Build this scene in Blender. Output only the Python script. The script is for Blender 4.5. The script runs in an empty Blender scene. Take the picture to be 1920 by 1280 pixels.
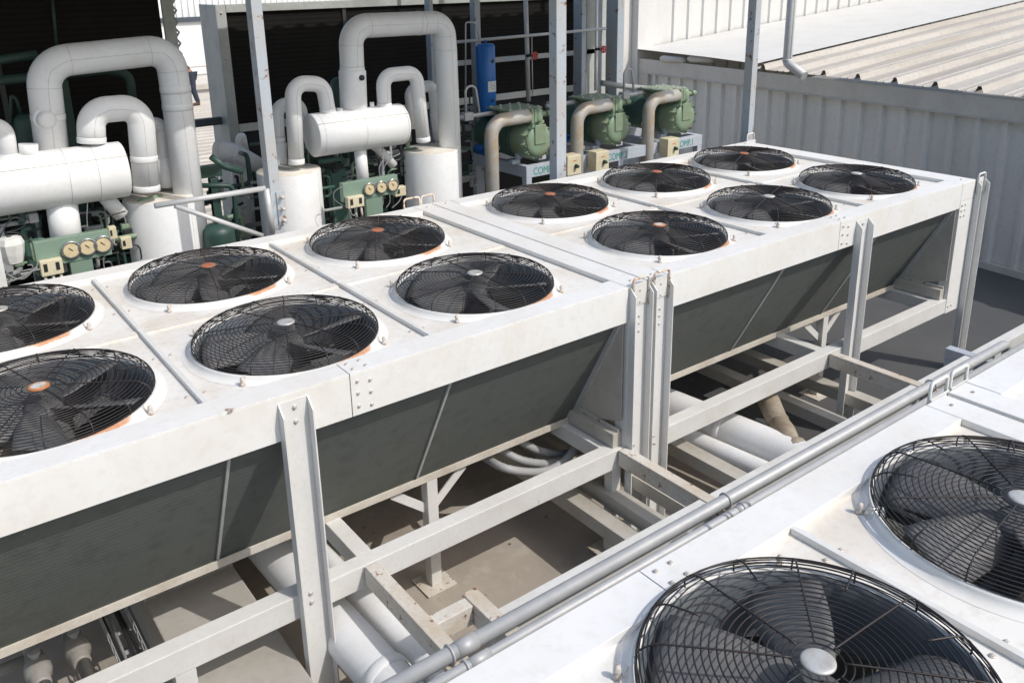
import bpy, bmesh, math, random
from mathutils import Vector, Matrix
random.seed(7)
PI = math.pi
sc = bpy.context.scene
col = sc.collection
V = Vector

# ------------------------------------------------------------------ camera
CAM = V((-1.48546692, -3.84064451, 1.69115419))
YAW, PIT, ROL, FPX, PX, PY = 0.638576, 0.299507, -0.0208973, 1608.0123, 945.5783, 453.7927
def cam_axes():
    cy, sy = math.cos(YAW), math.sin(YAW); cp, sp = math.cos(PIT), math.sin(PIT)
    f = V((sy*cp, cy*cp, -sp)); r = V((cy, -sy, 0)); u = r.cross(f)
    c, s = math.cos(ROL), math.sin(ROL)
    return c*r+s*u, -s*r+c*u, f
AX, AY, AF = cam_axes()
def at(u, v, x=None, y=None, z=None):
    """the point of a real plane (x, y or z given, metres) seen at a place of the 1920x1280 photograph"""
    d = AX*((u-PX)/FPX)+AY*((PY-v)/FPX)+AF
    if x is not None: t = (x-CAM.x)/d.x
    elif y is not None: t = (y-CAM.y)/d.y
    else: t = (z-CAM.z)/d.z
    return CAM+d*t
cd = bpy.data.cameras.new('camera'); cam = bpy.data.objects.new('camera', cd); col.objects.link(cam)
cam.matrix_world = Matrix(((AX.x, AY.x, -AF.x, CAM.x), (AX.y, AY.y, -AF.y, CAM.y), (AX.z, AY.z, -AF.z, CAM.z), (0, 0, 0, 1)))
cd.sensor_width = 36; cd.lens = 36*FPX/1920; cd.clip_end = 3000; cd.clip_start = .05
cd.shift_x = (960-PX)/1920; cd.shift_y = -(640-PY)/1920
sc.camera = cam
FLOOR = -1.75

# ------------------------------------------------------------------ materials
def new_mat(name):
    m = bpy.data.materials.new(name); m.use_nodes = True
    return m, m.node_tree, m.node_tree.nodes['Principled BSDF']
def nd(nt, t, **k):
    n = nt.nodes.new(t)
    for a, b in k.items(): setattr(n, a, b)
    return n
def noise_mask(nt, co, scale, lo, hi, detail=6, stretch=None):
    if stretch:
        mp = nd(nt, 'ShaderNodeMapping'); mp.inputs['Scale'].default_value = stretch
        nt.links.new(co, mp.inputs[0]); co = mp.outputs[0]
    n = nd(nt, 'ShaderNodeTexNoise'); n.inputs['Scale'].default_value = scale; n.inputs['Detail'].default_value = detail
    n.inputs['Roughness'].default_value = .62
    nt.links.new(co, n.inputs['Vector'])
    r = nd(nt, 'ShaderNodeMapRange'); r.inputs['From Min'].default_value = lo; r.inputs['From Max'].default_value = hi
    nt.links.new(n.outputs[0], r.inputs[0])
    return r.outputs[0]
def mix(nt, a, b, fac):
    m = nd(nt, 'ShaderNodeMix', data_type='RGBA')
    for s, x in ((6, a), (7, b)):
        if isinstance(x, tuple): m.inputs[s].default_value = (*x, 1)
        else: nt.links.new(x, m.inputs[s])
    if isinstance(fac, float): m.inputs[0].default_value = fac
    else: nt.links.new(fac, m.inputs[0])
    return m.outputs[2]
def mul(nt, a, k):
    m = nd(nt, 'ShaderNodeMath', operation='MULTIPLY'); nt.links.new(a, m.inputs[0])
    if isinstance(k, (int, float)): m.inputs[1].default_value = k
    else: nt.links.new(k, m.inputs[1])
    return m.outputs[0]
def paint(name, c, rough=.45, metal=0., dirt=None, da=.5, dscale=3., rust=0., rscale=9., bump=.05, streak=None, spec=.5, bscale=60.):
    m, nt, p = new_mat(name)
    tc = nd(nt, 'ShaderNodeTexCoord'); co = tc.outputs['Object']
    d = dirt or tuple(x*.72 for x in c)
    f = mul(nt, noise_mask(nt, co, dscale, .42, .72, stretch=streak), da)
    out = mix(nt, c, d, f)
    f2 = mul(nt, noise_mask(nt, co, dscale*11, .5, .8, 3), da*.5)
    out = mix(nt, out, tuple(x*.8 for x in d), f2)
    if rust > 0:
        lo = .80-.28*rust
        rm = noise_mask(nt, co, rscale, lo, lo+.07, 8)
        rc = mix(nt, (.30, .105, .035), (.12, .05, .025), noise_mask(nt, co, rscale*6, .4, .6))
        out = mix(nt, out, rc, rm)
    nt.links.new(out, p.inputs['Base Color'])
    p.inputs['Metallic'].default_value = metal
    p.inputs['Specular IOR Level'].default_value = spec
    rr = nd(nt, 'ShaderNodeMapRange'); rr.inputs['To Min'].default_value = rough*.85; rr.inputs['To Max'].default_value = min(1, rough*1.3)
    n = nd(nt, 'ShaderNodeTexNoise'); n.inputs['Scale'].default_value = bscale; n.inputs['Detail'].default_value = 4
    nt.links.new(co, n.inputs['Vector']); nt.links.new(n.outputs[0], rr.inputs[0]); nt.links.new(rr.outputs[0], p.inputs['Roughness'])
    if bump:
        b = nd(nt, 'ShaderNodeBump'); b.inputs['Strength'].default_value = bump; b.inputs['Distance'].default_value = .004
        nt.links.new(n.outputs[0], b.inputs['Height']); nt.links.new(b.outputs[0], p.inputs['Normal'])
    return m
M = {}
M['white'] = paint('white_paint', (.77, .765, .74), .42, dirt=(.68, .64, .56), da=.6, dscale=2.2, rust=.12, rscale=22, bump=.03)
M['deck'] = paint('deck_white', (.76, .745, .70), .5, dirt=(.62, .55, .45), da=.85, dscale=2.6, rust=.18, rscale=17, bump=.04)
M['frame'] = paint('frame_paint', (.70, .70, .675), .5, dirt=(.55, .52, .45), da=.55, dscale=3.5, rust=.30, rscale=8, bump=.05)
M['rusty_frame'] = paint('rusty_frame_paint', (.66, .63, .57), .55, dirt=(.50, .40, .28), da=.85, dscale=6, rust=.74, rscale=26, bump=.12, streak=(1, .45, 1))
M['handle'] = paint('handle_paint', (.72, .68, .60), .55, dirt=(.5, .3, .18), da=.8, dscale=14, rust=.85, rscale=40, bump=.15)
M['steel_blue'] = paint('blue_grey_steel', (.40, .47, .54), .5, dirt=(.46, .38, .28), da=.75, dscale=5, rust=.68, rscale=14, bump=.08, streak=(1, 1, .3))
M['skid'] = paint('skid_grey', (.46, .50, .56), .5, dirt=(.36, .36, .35), da=.5, dscale=4, rust=.35, rscale=12)
M['galv'] = paint('galvanised_pipe', (.50, .505, .505), .5, .25, dirt=(.62, .62, .60), da=.7, dscale=9, bump=.05)
M['insul'] = paint('white_insulation', (.80, .81, .815), .45, dirt=(.70, .68, .63), da=.5, dscale=3, rust=0, bump=.08, bscale=18)
M['insul_top'] = paint('white_tank_lid', (.72, .69, .62), .6, dirt=(.5, .42, .32), da=.8, dscale=7, bump=.1, bscale=25)
M['seam'] = paint('joint_line', (.46, .43, .39), .7)
M['silver'] = paint('foil_insulation', (.47, .46, .43), .5, .12, dirt=(.44, .31, .17), da=1., dscale=2.2, rust=.1, rscale=9, bump=.5, bscale=11, streak=(1.5, 1.5, 3))
M['green'] = paint('machine_green', (.23, .33, .23), .42, dirt=(.22, .22, .12), da=.8, dscale=7, rust=.5, rscale=11, bump=.06)
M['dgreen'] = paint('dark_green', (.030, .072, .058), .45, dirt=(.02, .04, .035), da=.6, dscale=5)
M['panel_green'] = paint('panel_green', (.20, .29, .225), .45, dirt=(.17, .23, .17), da=.5, dscale=6, rust=.15)
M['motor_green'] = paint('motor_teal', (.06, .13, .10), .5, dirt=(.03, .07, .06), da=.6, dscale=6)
M['blue'] = paint('blue_vessel', (.012, .13, .42), .35, dirt=(.01, .08, .28), da=.5, dscale=5)
M['cream'] = paint('cream_box', (.68, .62, .44), .5, dirt=(.50, .42, .26), da=.6, dscale=8, rust=.1)
M['black'] = paint('black_plastic', (.02, .022, .024), .5)
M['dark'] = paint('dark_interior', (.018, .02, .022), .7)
M['wire'] = paint('guard_wire', (.022, .022, .023), .42, .1, dirt=(.09, .040, .022), da=.25, dscale=5, bump=0)
M['blade'] = paint('fan_blade', (.11, .113, .118), .5, dirt=(.20, .19, .17), da=.7, dscale=7, bump=.1, bscale=90)
M['cap_orange'] = paint('cap_rust', (.40, .14, .07), .6, dirt=(.24, .11, .07), da=.9, dscale=30)
M['cap_silver'] = paint('cap_silver', (.60, .60, .57), .4, .4, dirt=(.42, .36, .30), da=.8, dscale=24, rust=.25, rscale=30)
M['bolt'] = paint('bolt_zinc', (.62, .60, .56), .4, .3, dirt=(.45, .28, .16), da=.6, dscale=50)
M['rust'] = paint('rusty_nut', (.60, .57, .52), .5, dirt=(.36, .22, .14), da=1., dscale=45)
M['screenframe'] = paint('screen_frame', (.46, .48, .46), .5, dirt=(.24, .25, .23), da=.6, dscale=3, rust=.2)
M['wall_panel'] = paint('clad_wall', (.72, .70, .66), .5, dirt=(.52, .50, .46), da=.55, dscale=1.6, bump=.02, streak=(1, 1, .3))
M['flash'] = paint('flashing', (.60, .57, .52), .5, dirt=(.46, .41, .35), da=.6, dscale=2.2, bump=.02)
M['upwall'] = paint('upper_wall', (.64, .635, .61), .5, dirt=(.52, .51, .48), da=.5, dscale=2, streak=(1, 1, .2))
M['roof'] = paint('metal_roof', (.52, .485, .43), .5, dirt=(.36, .32, .265), da=.95, dscale=1.2, streak=(.18, 2.6, 1), bump=.02)
M['farwall'] = paint('far_white_wall', (.78, .78, .77), .6, dirt=(.70, .70, .68), da=.4, dscale=1)
M['red'] = paint('red_valve', (.50, .06, .05), .5)
M['conduit'] = paint('grey_conduit', (.36, .37, .37), .5, dirt=(.3, .29, .27), da=.6, dscale=9)
M['duct'] = paint('duct_sheet', (.46, .44, .40), .45, dirt=(.36, .33, .28), da=.7, dscale=1.8)
M['cable'] = paint('black_cable', (.025, .025, .028), .5)
M['cable_grey'] = paint('grey_cable', (.25, .26, .26), .5)
M['gauge'] = paint('gauge_face', (.66, .55, .34), .5, dirt=(.5, .4, .22), da=.5, dscale=40)
M['chrome'] = paint('gauge_rim', (.45, .45, .44), .25, .8)
M['darkbar'] = paint('dark_gutter', (.07, .085, .105), .5)
M['teal'] = paint('teal_paint', (0., .27, .22), .5)
M['orange'] = paint('orange_tag', (.75, .25, .03), .5)
M['jeans'] = paint('jeans', (.035, .045, .07), .8)
M['shirt'] = paint('dark_shirt', (.02, .022, .025), .8)
M['skin'] = paint('skin', (.30, .16, .10), .6)
M['boot'] = paint('brown_boot', (.10, .055, .035), .7)
M['label'] = paint('white_label', (.62, .64, .62), .5)
M['bag'] = paint('plastic_wrap', (.74, .74, .70), .35, bump=.6, bscale=30)
M['bluestuff'] = paint('blue_sheet', (.10, .22, .42), .6)
M['hill'] = paint('hill_earth', (.22, .19, .10), .9, dirt=(.10, .13, .05), da=.9, dscale=.05)
M['ground'] = paint('yard_ground', (.26, .245, .22), .85, dirt=(.18, .17, .15), da=.7, dscale=.6)

M['valve_pipe'] = paint('valve_pipe_paint', (.30, .29, .27), .5, dirt=(.22, .20, .17), da=.8, dscale=9)
M['wrap'] = paint('brown_wrap', (.37, .32, .24), .6, dirt=(.20, .15, .10), da=1., dscale=5, bump=.5, bscale=18)
def cap_mat():
    m, nt, p = new_mat('cap_rusty_rim')
    tc = nd(nt, 'ShaderNodeTexCoord'); co = tc.outputs['Object']
    ln = nd(nt, 'ShaderNodeVectorMath', operation='LENGTH'); nt.links.new(co, ln.inputs[0])
    r = nd(nt, 'ShaderNodeMapRange'); r.inputs['From Min'].default_value = .027; r.inputs['From Max'].default_value = .037; nt.links.new(ln.outputs['Value'], r.inputs[0])
    base = mix(nt, mix(nt, (.58, .57, .53), (.40, .32, .24), noise_mask(nt, co, 30, .45, .65)), (.46, .17, .06), r.outputs[0])
    nt.links.new(base, p.inputs['Base Color']); p.inputs['Roughness'].default_value = .55
    return m
M['cap_rim'] = cap_mat()
M['foil'] = paint('crumpled_foil', (.62, .62, .60), .3, .5, bump=.4)
M['dentm'] = paint('bare_rust', (.22, .13, .08), .8, dirt=(.6, .56, .5), da=1., dscale=40)
def coil_mat():
    m, nt, p = new_mat('coil_fins')
    tc = nd(nt, 'ShaderNodeTexCoord'); co = tc.outputs['Object']
    w = nd(nt, 'ShaderNodeTexWave', wave_type='BANDS', bands_direction='Z'); w.inputs['Scale'].default_value = 13
    w.inputs['Distortion'].default_value = 1.2; w.inputs['Detail Scale'].default_value = .6
    nt.links.new(co, w.inputs['Vector'])
    base = mix(nt, (.118, .130, .120), (.106, .118, .110), w.outputs[1])
    base = mix(nt, base, (.135, .14, .125), mul(nt, noise_mask(nt, co, 1.7, .4, .75, stretch=(.5, 1, 1)), .7))
    base = mix(nt, base, (.045, .05, .045), mul(nt, noise_mask(nt, co, 11, .5, .8), .5))
    base = mix(nt, base, (.26, .27, .25), noise_mask(nt, co, 42, .755, .80, 2))
    nt.links.new(base, p.inputs['Base Color']); p.inputs['Roughness'].default_value = .62
    p.inputs['Specular IOR Level'].default_value = .35
    w2 = nd(nt, 'ShaderNodeTexWave', wave_type='BANDS', bands_direction='X'); w2.inputs['Scale'].default_value = 90
    nt.links.new(co, w2.inputs['Vector'])
    b = nd(nt, 'ShaderNodeBump'); b.inputs['Strength'].default_value = .12; b.inputs['Distance'].default_value = .004
    nt.links.new(w.outputs[1], b.inputs['Height']); nt.links.new(b.outputs[0], p.inputs['Normal'])
    return m
M['coil'] = coil_mat()
def screen_mat():
    m, nt, p = new_mat('screen_fill')
    tc = nd(nt, 'ShaderNodeTexCoord'); co = tc.outputs['Object']
    w = nd(nt, 'ShaderNodeTexWave', wave_type='BANDS', bands_direction='Z'); w.inputs['Scale'].default_value = 6.5
    w.inputs['Distortion'].default_value = .5
    nt.links.new(co, w.inputs['Vector'])
    base = mix(nt, (.0075, .0068, .006), (.012, .011, .010), w.outputs[1])
    base = mix(nt, base, (.020, .018, .016), mul(nt, noise_mask(nt, co, 2.5, .5, .8), .5))
    base = mix(nt, base, (.06, .055, .05), noise_mask(nt, co, 16, .76, .8, 2))
    nt.links.new(base, p.inputs['Base Color']); p.inputs['Roughness'].default_value = .8; p.inputs['Specular IOR Level'].default_value = .2
    b = nd(nt, 'ShaderNodeBump'); b.inputs['Strength'].default_value = .3; b.inputs['Distance'].default_value = .006
    nt.links.new(w.outputs[1], b.inputs['Height']); nt.links.new(b.outputs[0], p.inputs['Normal'])
    return m
M['screen'] = screen_mat()
def collar_mat():
    m, nt, p = new_mat('collar_rust_run')
    tc = nd(nt, 'ShaderNodeTexCoord'); co = tc.outputs['Object']
    base = mix(nt, (.77, .765, .74), (.64, .60, .52), mul(nt, noise_mask(nt, co, 5, .42, .72), .6))
    sep = nd(nt, 'ShaderNodeSeparateXYZ'); nt.links.new(co, sep.inputs[0])
    # rust that ran along the low front lip of the collar
    dp = nd(nt, 'ShaderNodeVectorMath', operation='DOT_PRODUCT'); nt.links.new(co, dp.inputs[0]); dp.inputs[1].default_value = (.34, -.94, 0)
    r1 = nd(nt, 'ShaderNodeMapRange'); r1.inputs['From Min'].default_value = .40; r1.inputs['From Max'].default_value = .46
    nt.links.new(dp.outputs['Value'], r1.inputs[0])
    r2 = nd(nt, 'ShaderNodeMapRange'); r2.inputs['From Min'].default_value = .010; r2.inputs['From Max'].default_value = .020; nt.links.new(sep.outputs[2], r2.inputs[0])
    rm = mul(nt, mul(nt, r1.outputs[0], r2.outputs[0]), noise_mask(nt, co, 5.5, .46, .56, 5))
    base = mix(nt, base, (.50, .24, .12), rm)
    nt.links.new(base, p.inputs['Base Color']); p.inputs['Roughness'].default_value = .5
    return m
M['collar'] = collar_mat()
def floor_mat():
    m, nt, p = new_mat('floor_concrete')
    tc = nd(nt, 'ShaderNodeTexCoord'); co = tc.outputs['Object']
    base = mix(nt, (.44, .39, .33), (.31, .27, .225), noise_mask(nt, co, 1.4, .35, .7))
    base = mix(nt, base, (.52, .47, .40), mul(nt, noise_mask(nt, co, 7, .55, .75), .6))
    base = mix(nt, base, (.50, .46, .42), noise_mask(nt, co, 30, .74, .78, 2))
    base = mix(nt, base, (.10, .085, .07), noise_mask(nt, co, 22, .75, .8, 2))
    nt.links.new(base, p.inputs['Base Color']); p.inputs['Roughness'].default_value = .75
    n = nd(nt, 'ShaderNodeTexNoise'); n.inputs['Scale'].default_value = 40; nt.links.new(co, n.inputs['Vector'])
    b = nd(nt, 'ShaderNodeBump'); b.inputs['Strength'].default_value = .2; b.inputs['Distance'].default_value = .01
    nt.links.new(n.outputs[0], b.inputs['Height']); nt.links.new(b.outputs[0], p.inputs['Normal'])
    return m
M['floor'] = floor_mat()
M['shade_tone'] = paint('floor_shade', (.080, .082, .084), .7, dirt=(.12, .118, .112), da=.6, dscale=1.1, bump=.1)  # dark tone stands in for shade on the floor

# ------------------------------------------------------------------ mesh builder
ORG = {}
class MB:
    def __init__(s): s.v = []; s.f = []; s.s = []
    def add(s, vs, fs, smooth=False):
        o = len(s.v); s.v += [V(a) for a in vs]; s.f += [tuple(i+o for i in f) for f in fs]; s.s += [smooth]*len(fs); return s
    def box(s, x0, x1, y0, y1, z0, z1):
        vs = [(x, y, z) for z in (z0, z1) for y in (y0, y1) for x in (x0, x1)]
        return s.add(vs, [(0, 2, 3, 1), (4, 5, 7, 6), (0, 1, 5, 4), (2, 6, 7, 3), (0, 4, 6, 2), (1, 3, 7, 5)])
    def bar(s, a, b, w, h, up=(0, 0, 1)):
        a, b = V(a), V(b); d = (b-a).normalized(); sd = d.cross(V(up))
        if sd.length < 1e-4: sd = d.cross(V((0, 1, 0)))
        sd.normalize(); u = sd.cross(d)
        vs = []
        for p in (a, b):
            for q, r in ((-1, -1), (1, -1), (1, 1), (-1, 1)): vs.append(p+sd*q*w/2+u*r*h/2)
        return s.add(vs, [(3, 2, 1, 0), (4, 5, 6, 7), (0, 1, 5, 4), (1, 2, 6, 5), (2, 3, 7, 6), (3, 0, 4, 7)])
    def prism(s, poly, off):
        off = V(off); n = len(poly); vs = [V(p) for p in poly]+[V(p)+off for p in poly]
        fs = [tuple(range(n))[::-1], tuple(range(n, 2*n))]+[(i, (i+1) % n, n+(i+1) % n, n+i) for i in range(n)]
        return s.add(vs, fs)
    def tube(s, path, r, n=12, caps=True, closed=False, smooth=True):
        P = [V(p) for p in path]; m = len(P); R_ = r if isinstance(r, (list, tuple)) else [r]*m
        T = []
        for i in range(m):
            if closed: t = P[(i+1) % m]-P[i-1]
            else: t = P[min(i+1, m-1)]-P[max(i-1, 0)]
            T.append(t.normalized())
        ref = V((0, 0, 1)) if abs(T[0].z) < .9 else V((1, 0, 0))
        nrm = (ref-T[0]*ref.dot(T[0])).normalized(); vs = []
        for i in range(m):
            nrm = (nrm-T[i]*nrm.dot(T[i])).normalized(); b = T[i].cross(nrm)
            for k in range(n):
                a = 2*PI*k/n; vs.append(P[i]+(nrm*math.cos(a)+b*math.sin(a))*R_[i])
        fs = []
        for i in range(m if closed else m-1):
            j = (i+1) % m
            for k in range(n): fs.append((i*n+k, i*n+(k+1) % n, j*n+(k+1) % n, j*n+k))
        s.add(vs, fs, smooth)
        if caps and not closed:
            o = len(s.v)-m*n
            s.f += [tuple(o+k for k in range(n))[::-1], tuple(o+(m-1)*n+k for k in range(n))]; s.s += [False, False]
        return s
    def lathe(s, prof, c=(0, 0, 0), ax='Z', n=32, smooth=True, cap0=False, cap1=False):
        c = V(c); vs = []
        for r, h in prof:
            for k in range(n):
                a = 2*PI*k/n; p = (r*math.cos(a), r*math.sin(a), h)
                if ax == 'Y': p = (p[0], p[2], -p[1])
                if ax == 'X': p = (p[2], p[0], p[1])
                vs.append(c+V(p))
        fs = [(i*n+k, i*n+(k+1) % n, (i+1)*n+(k+1) % n, (i+1)*n+k) for i in range(len(prof)-1) for k in range(n)]
        o = len(s.v); s.add(vs, fs, smooth); m = len(prof)
        if cap0: s.f.append(tuple(o+k for k in range(n))[::-1]); s.s.append(False)
        if cap1: s.f.append(tuple(o+(m-1)*n+k for k in range(n))); s.s.append(False)
        return s
    def mesh(s, name, mat, origin):
        me = bpy.data.meshes.new(name); o = V(origin)
        me.from_pydata([tuple(v-o) for v in s.v], [], s.f)
        me.polygons.foreach_set('use_smooth', s.s); me.materials.append(M[mat] if isinstance(mat, str) else mat)
        me.update(); return me
    def build(s, name, mat, parent=None, origin=None, bevel=0):
        if origin is None: origin = ORG[parent.name] if parent else sum(s.v, V())/len(s.v)
        o = bpy.data.objects.new(name, s.mesh(name, mat, origin)); col.objects.link(o); ORG[o.name] = V(origin)
        if parent: o.parent = parent; o.location = V(origin)-ORG[parent.name]
        else: o.location = V(origin)
        if bevel:
            bm = bmesh.new(); bm.from_mesh(o.data); bmesh.ops.recalc_face_normals(bm, faces=bm.faces); bm.to_mesh(o.data); bm.free()
            md = o.modifiers.new('edge', 'BEVEL'); md.width = bevel; md.segments = 2; md.limit_method = 'ANGLE'; md.angle_limit = .9
        return o
def box(*a): return MB().box(*a)
def tag(o, label=None, cat=None, group=None, kind=None):
    if label: o['label'] = label
    if cat: o['category'] = cat
    if group: o['group'] = group
    if kind: o['kind'] = kind
    return o
def thing(name, loc, label, cat, group=None):
    o = bpy.data.objects.new(name, None); col.objects.link(o); o.location = loc; ORG[o.name] = V(loc)
    o.empty_display_size = .1
    return tag(o, label, cat, group)
def put(mesh, name, parent, pos, rot=(0, 0, 0), scale=None):
    """a further object on shared mesh data, standing at the world position pos"""
    o = bpy.data.objects.new(name, mesh); col.objects.link(o); o.parent = parent; o.location = V(pos)-ORG[parent.name]
    o.rotation_euler = rot; ORG[o.name] = V(pos)
    if scale: o.scale = scale
    return o
def fillet(P, r, n=7):
    P = [V(p) for p in P]; out = [P[0]]
    for i in range(1, len(P)-1):
        a = P[i-1]-P[i]; b = P[i+1]-P[i]; la, lb = a.length, b.length; a.normalize(); b.normalize()
        ang = a.angle(b)
        if ang > 3.05: out.append(P[i]); continue
        rr = r[i-1] if isinstance(r, (list, tuple)) else r
        d = min(rr/math.tan(ang/2), la*.49, lb*.49); rr = d*math.tan(ang/2)
        bis = (a+b).normalized(); c = P[i]+bis*(rr/math.sin(ang/2))
        s, e = P[i]+a*d-c, P[i]+b*d-c; th = s.angle(e)
        for k in range(n+1):
            t = k/n; out.append(c+(s*math.sin((1-t)*th)+e*math.sin(t*th))/math.sin(th))
    out.append(P[-1]); return out

# ------------------------------------------------------------------ setting
def flat(name, x0, x1, y0, y1, z, mat, label, nx=1):
    o = MB().add([(x0, y0, z), (x1, y0, z), (x1, y1, z), (x0, y1, z)], [(0, 1, 2, 3)]).build(name, mat, origin=(0, 0, 0))
    return tag(o, label, kind='structure')
flat('ground', -900, 900, -900, 900, FLOOR-.012, 'ground', 'pale bare ground reaching to the horizon')
flat('floor', -9, 8.86, -12, 8.2, FLOOR, 'floor', 'brown grey concrete floor beneath the white frames')
flat('shade_floor', 3.05, 8.858, -12, 2.4, FLOOR+.004, 'shade_tone', 'floor in front of the clad wall, its shade put in as dark grey colour')  # dark sheet over the floor, shade painted as colour

mb = MB(); rg = random.Random(11)
for k in range(260):
    x, y, r_g = rg.uniform(-1, 6), rg.uniform(-2.2, 1.6), rg.uniform(.003, .011)
    mb.lathe([(r_g, 0), (r_g*.8, r_g*.6), (.0005, r_g*.8)], (x, y, FLOOR+.005), n=5, smooth=False)
tag(mb.build('grit', 'ground', origin=(0, 0, FLOOR)), 'grit and crumbs scattered on the floor under the frames', 'grit', kind='stuff')
# ------------------------------------------------------------------ fan parts shared by every unit
GS_ = .957
GP = [(.470, 0), (.473, .014), (.473, .028), (.470, .042), (.464, .055), (.454, .067), (.441, .077), (.425, .083)]
r_ = .407
while r_ > .055: GP.append((r_, .087+.009*(1-(r_/.41)**2))); r_ -= .0212
GP = [(r*GS_, z*.80) for r, z in GP]
def guard_mesh():
    mb = MB(); N = 72
    for r, z in GP: mb.tube([(r*math.cos(2*PI*k/N), r*math.sin(2*PI*k/N), z) for k in range(N)], .0024, 4, closed=True)
    for k in range(8):
        a = 2*PI*k/8+.2; mb.tube([(r*math.cos(a), r*math.sin(a), z+.004 if r < .421 else z) for r, z in GP], .0030, 5)
        a += PI/8; mb.tube([(r*math.cos(a), r*math.sin(a), z+.004 if r < .421 else z) for r, z in GP if r > .30], .0030, 5)
    return mb.mesh('fan_guard', 'wire', (0, 0, 0))
def blade_mesh():
    mb = MB(); NR, NA = 8, 7; vs = []
    for i in range(NR+1):
        t = i/NR; r = .075+.335*t; wd = .062+.062*t-.012*t*t; half = min(.75, wd/r); sweep = .10*t
        for j in range(NA+1):
            s = j/NA*2-1; a = s*half+sweep; pitch = wd*(.62-.22*t)
            vs.append((r*math.cos(a), r*math.sin(a), -s*pitch*1.0+.018*(1-s*s)))
    n = NA+1
    fs = [(i*n+j, i*n+j+1, (i+1)*n+j+1, (i+1)*n+j) for i in range(NR) for j in range(NA)]
    mb.add(vs, fs, True)
    vs2 = [V(v)-V((0, 0, .004)) for v in vs]; mb.add(vs2, [f[::-1] for f in fs], True)
    rim = [i*n for i in range(NR+1)]+[NR*n+j for j in range(1, n)]+[i*n+NA for i in range(NR-1, -1, -1)]
    o = len(vs); mb.f += [(rim[k], rim[k+1], rim[k+1]+o, rim[k]+o) for k in range(len(rim)-1)]; mb.s += [False]*(len(rim)-1)
    return mb.mesh('fan_blade', 'blade', (0, 0, 0))
me_guard = guard_mesh(); me_blade = blade_mesh()
me_collar = MB().lathe([(r*GS_, z) for r, z in [(.525, .001), (.508, .003), (.494, .010), (.486, .022), (.485, .028), (.479, .031), (.470, .030), (.462, .022)]], n=72).mesh('fan_collar', 'collar', (0, 0, 0))
me_duct = MB().lathe([(r*GS_, z) for r, z in [(.4615, .026), (.450, .01), (.446, -.03), (.446, -.20)]], n=64).mesh('inlet_ring', paint('inlet_ring_paint', (.11, .13, .15), .5, dirt=(.24, .24, .23), da=.6, dscale=4), (0, 0, 0))
me_hub = MB().lathe([(.078, -.03), (.078, .02), (.06, .034), (0.001, .036)], n=24, cap0=True).lathe([(.10, -.30), (.105, -.28), (.105, -.06), (.07, -.03)], n=24, cap0=True).mesh('fan_motor', 'blade', (0, 0, 0))
me_arm = MB().bar((-.43, .0, -.17), (.43, .0, -.17), .03, .04).bar((0, -.43, -.175), (0, .43, -.175), .03, .04).mesh('motor_support', paint('support_paint', (.16, .17, .17), .5), (0, 0, 0))
me_tbox = MB().box(.10, .20, -.05, .05, -.03, .03).tube([(.15, 0, -.0), (.30, .05, -.03), (.44, .02, -.04)], .008, 6).mesh('terminal_box', 'cream', (0, 0, 0))
capm = MB().lathe([(.044, -.002), (.044, .003), (.040, .006), (.03, .007), (.001, .008)], n=32, cap0=True)
me_cap = {k: capm.mesh('guard_cap', k, (0, 0, 0)) for k in ('cap_orange', 'cap_silver', 'cap_rim')}
me_nut = MB().lathe([(.015, 0), (.015, .012), (.011, .014), (.011, .026)], n=10, cap0=True).lathe([(.013, .026), (.013, .036), (.009, .044), (.001, .047)], n=10).tube([(0, 0, .012), (-.022, 0, .012), (-.030, 0, .03), (-.034, 0, .045)], .003, 5).mesh('guard_clip', 'rust', (0, 0, 0))
me_bolt = MB().lathe([(.0085, 0), (.0085, .003), (.005, .0032)], n=10).lathe([(.0058, .003), (.0058, .007), (.001, .008)], n=6, smooth=False).mesh('bolt', 'bolt', (0, 0, 0))
def add_fan(unit, x, y, cap, deck_z):
    c = put(me_collar, 'fan_collar', unit, (x, y, deck_z))
    put(me_duct, 'inlet_ring', c, (x, y, deck_z))
    g = put(me_guard, 'fan_guard', c, (x, y, deck_z+.026), (0, 0, random.uniform(0, .7)))
    g.rotation_euler = (random.uniform(-.006, .006), random.uniform(-.006, .006), random.uniform(0, .7))
    cp = put(me_cap[cap], 'guard_cap', c, (x, y, deck_z+.026+.076))
    cp['label'] = {'cap_orange': 'rusty orange guard cap', 'cap_silver': 'silver guard cap', 'cap_rim': 'silver guard cap with a rusty rim'}[cap]
    put(me_hub, 'fan_motor', c, (x, y, deck_z-.012)); put(me_tbox, 'terminal_box', c, (x, y, deck_z-.14), (0, 0, random.uniform(0, 6)))
    put(me_arm, 'motor_support', c, (x, y, deck_z), (0, 0, random.choice((0, PI/4))))
    a0 = random.uniform(0, 1.2)
    for k in range(5): put(me_blade, 'fan_blade', c, (x, y, deck_z-.012), (0, 0, a0+2*PI*k/5))
    for k in range(4):
        a = PI/4+k*PI/2+random.uniform(-.03, .03); put(me_nut, 'guard_clip', c, (x+.497*math.cos(a), y+.497*math.sin(a), deck_z+.001), (0, 0, a), (.82, .82, .9))

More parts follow.
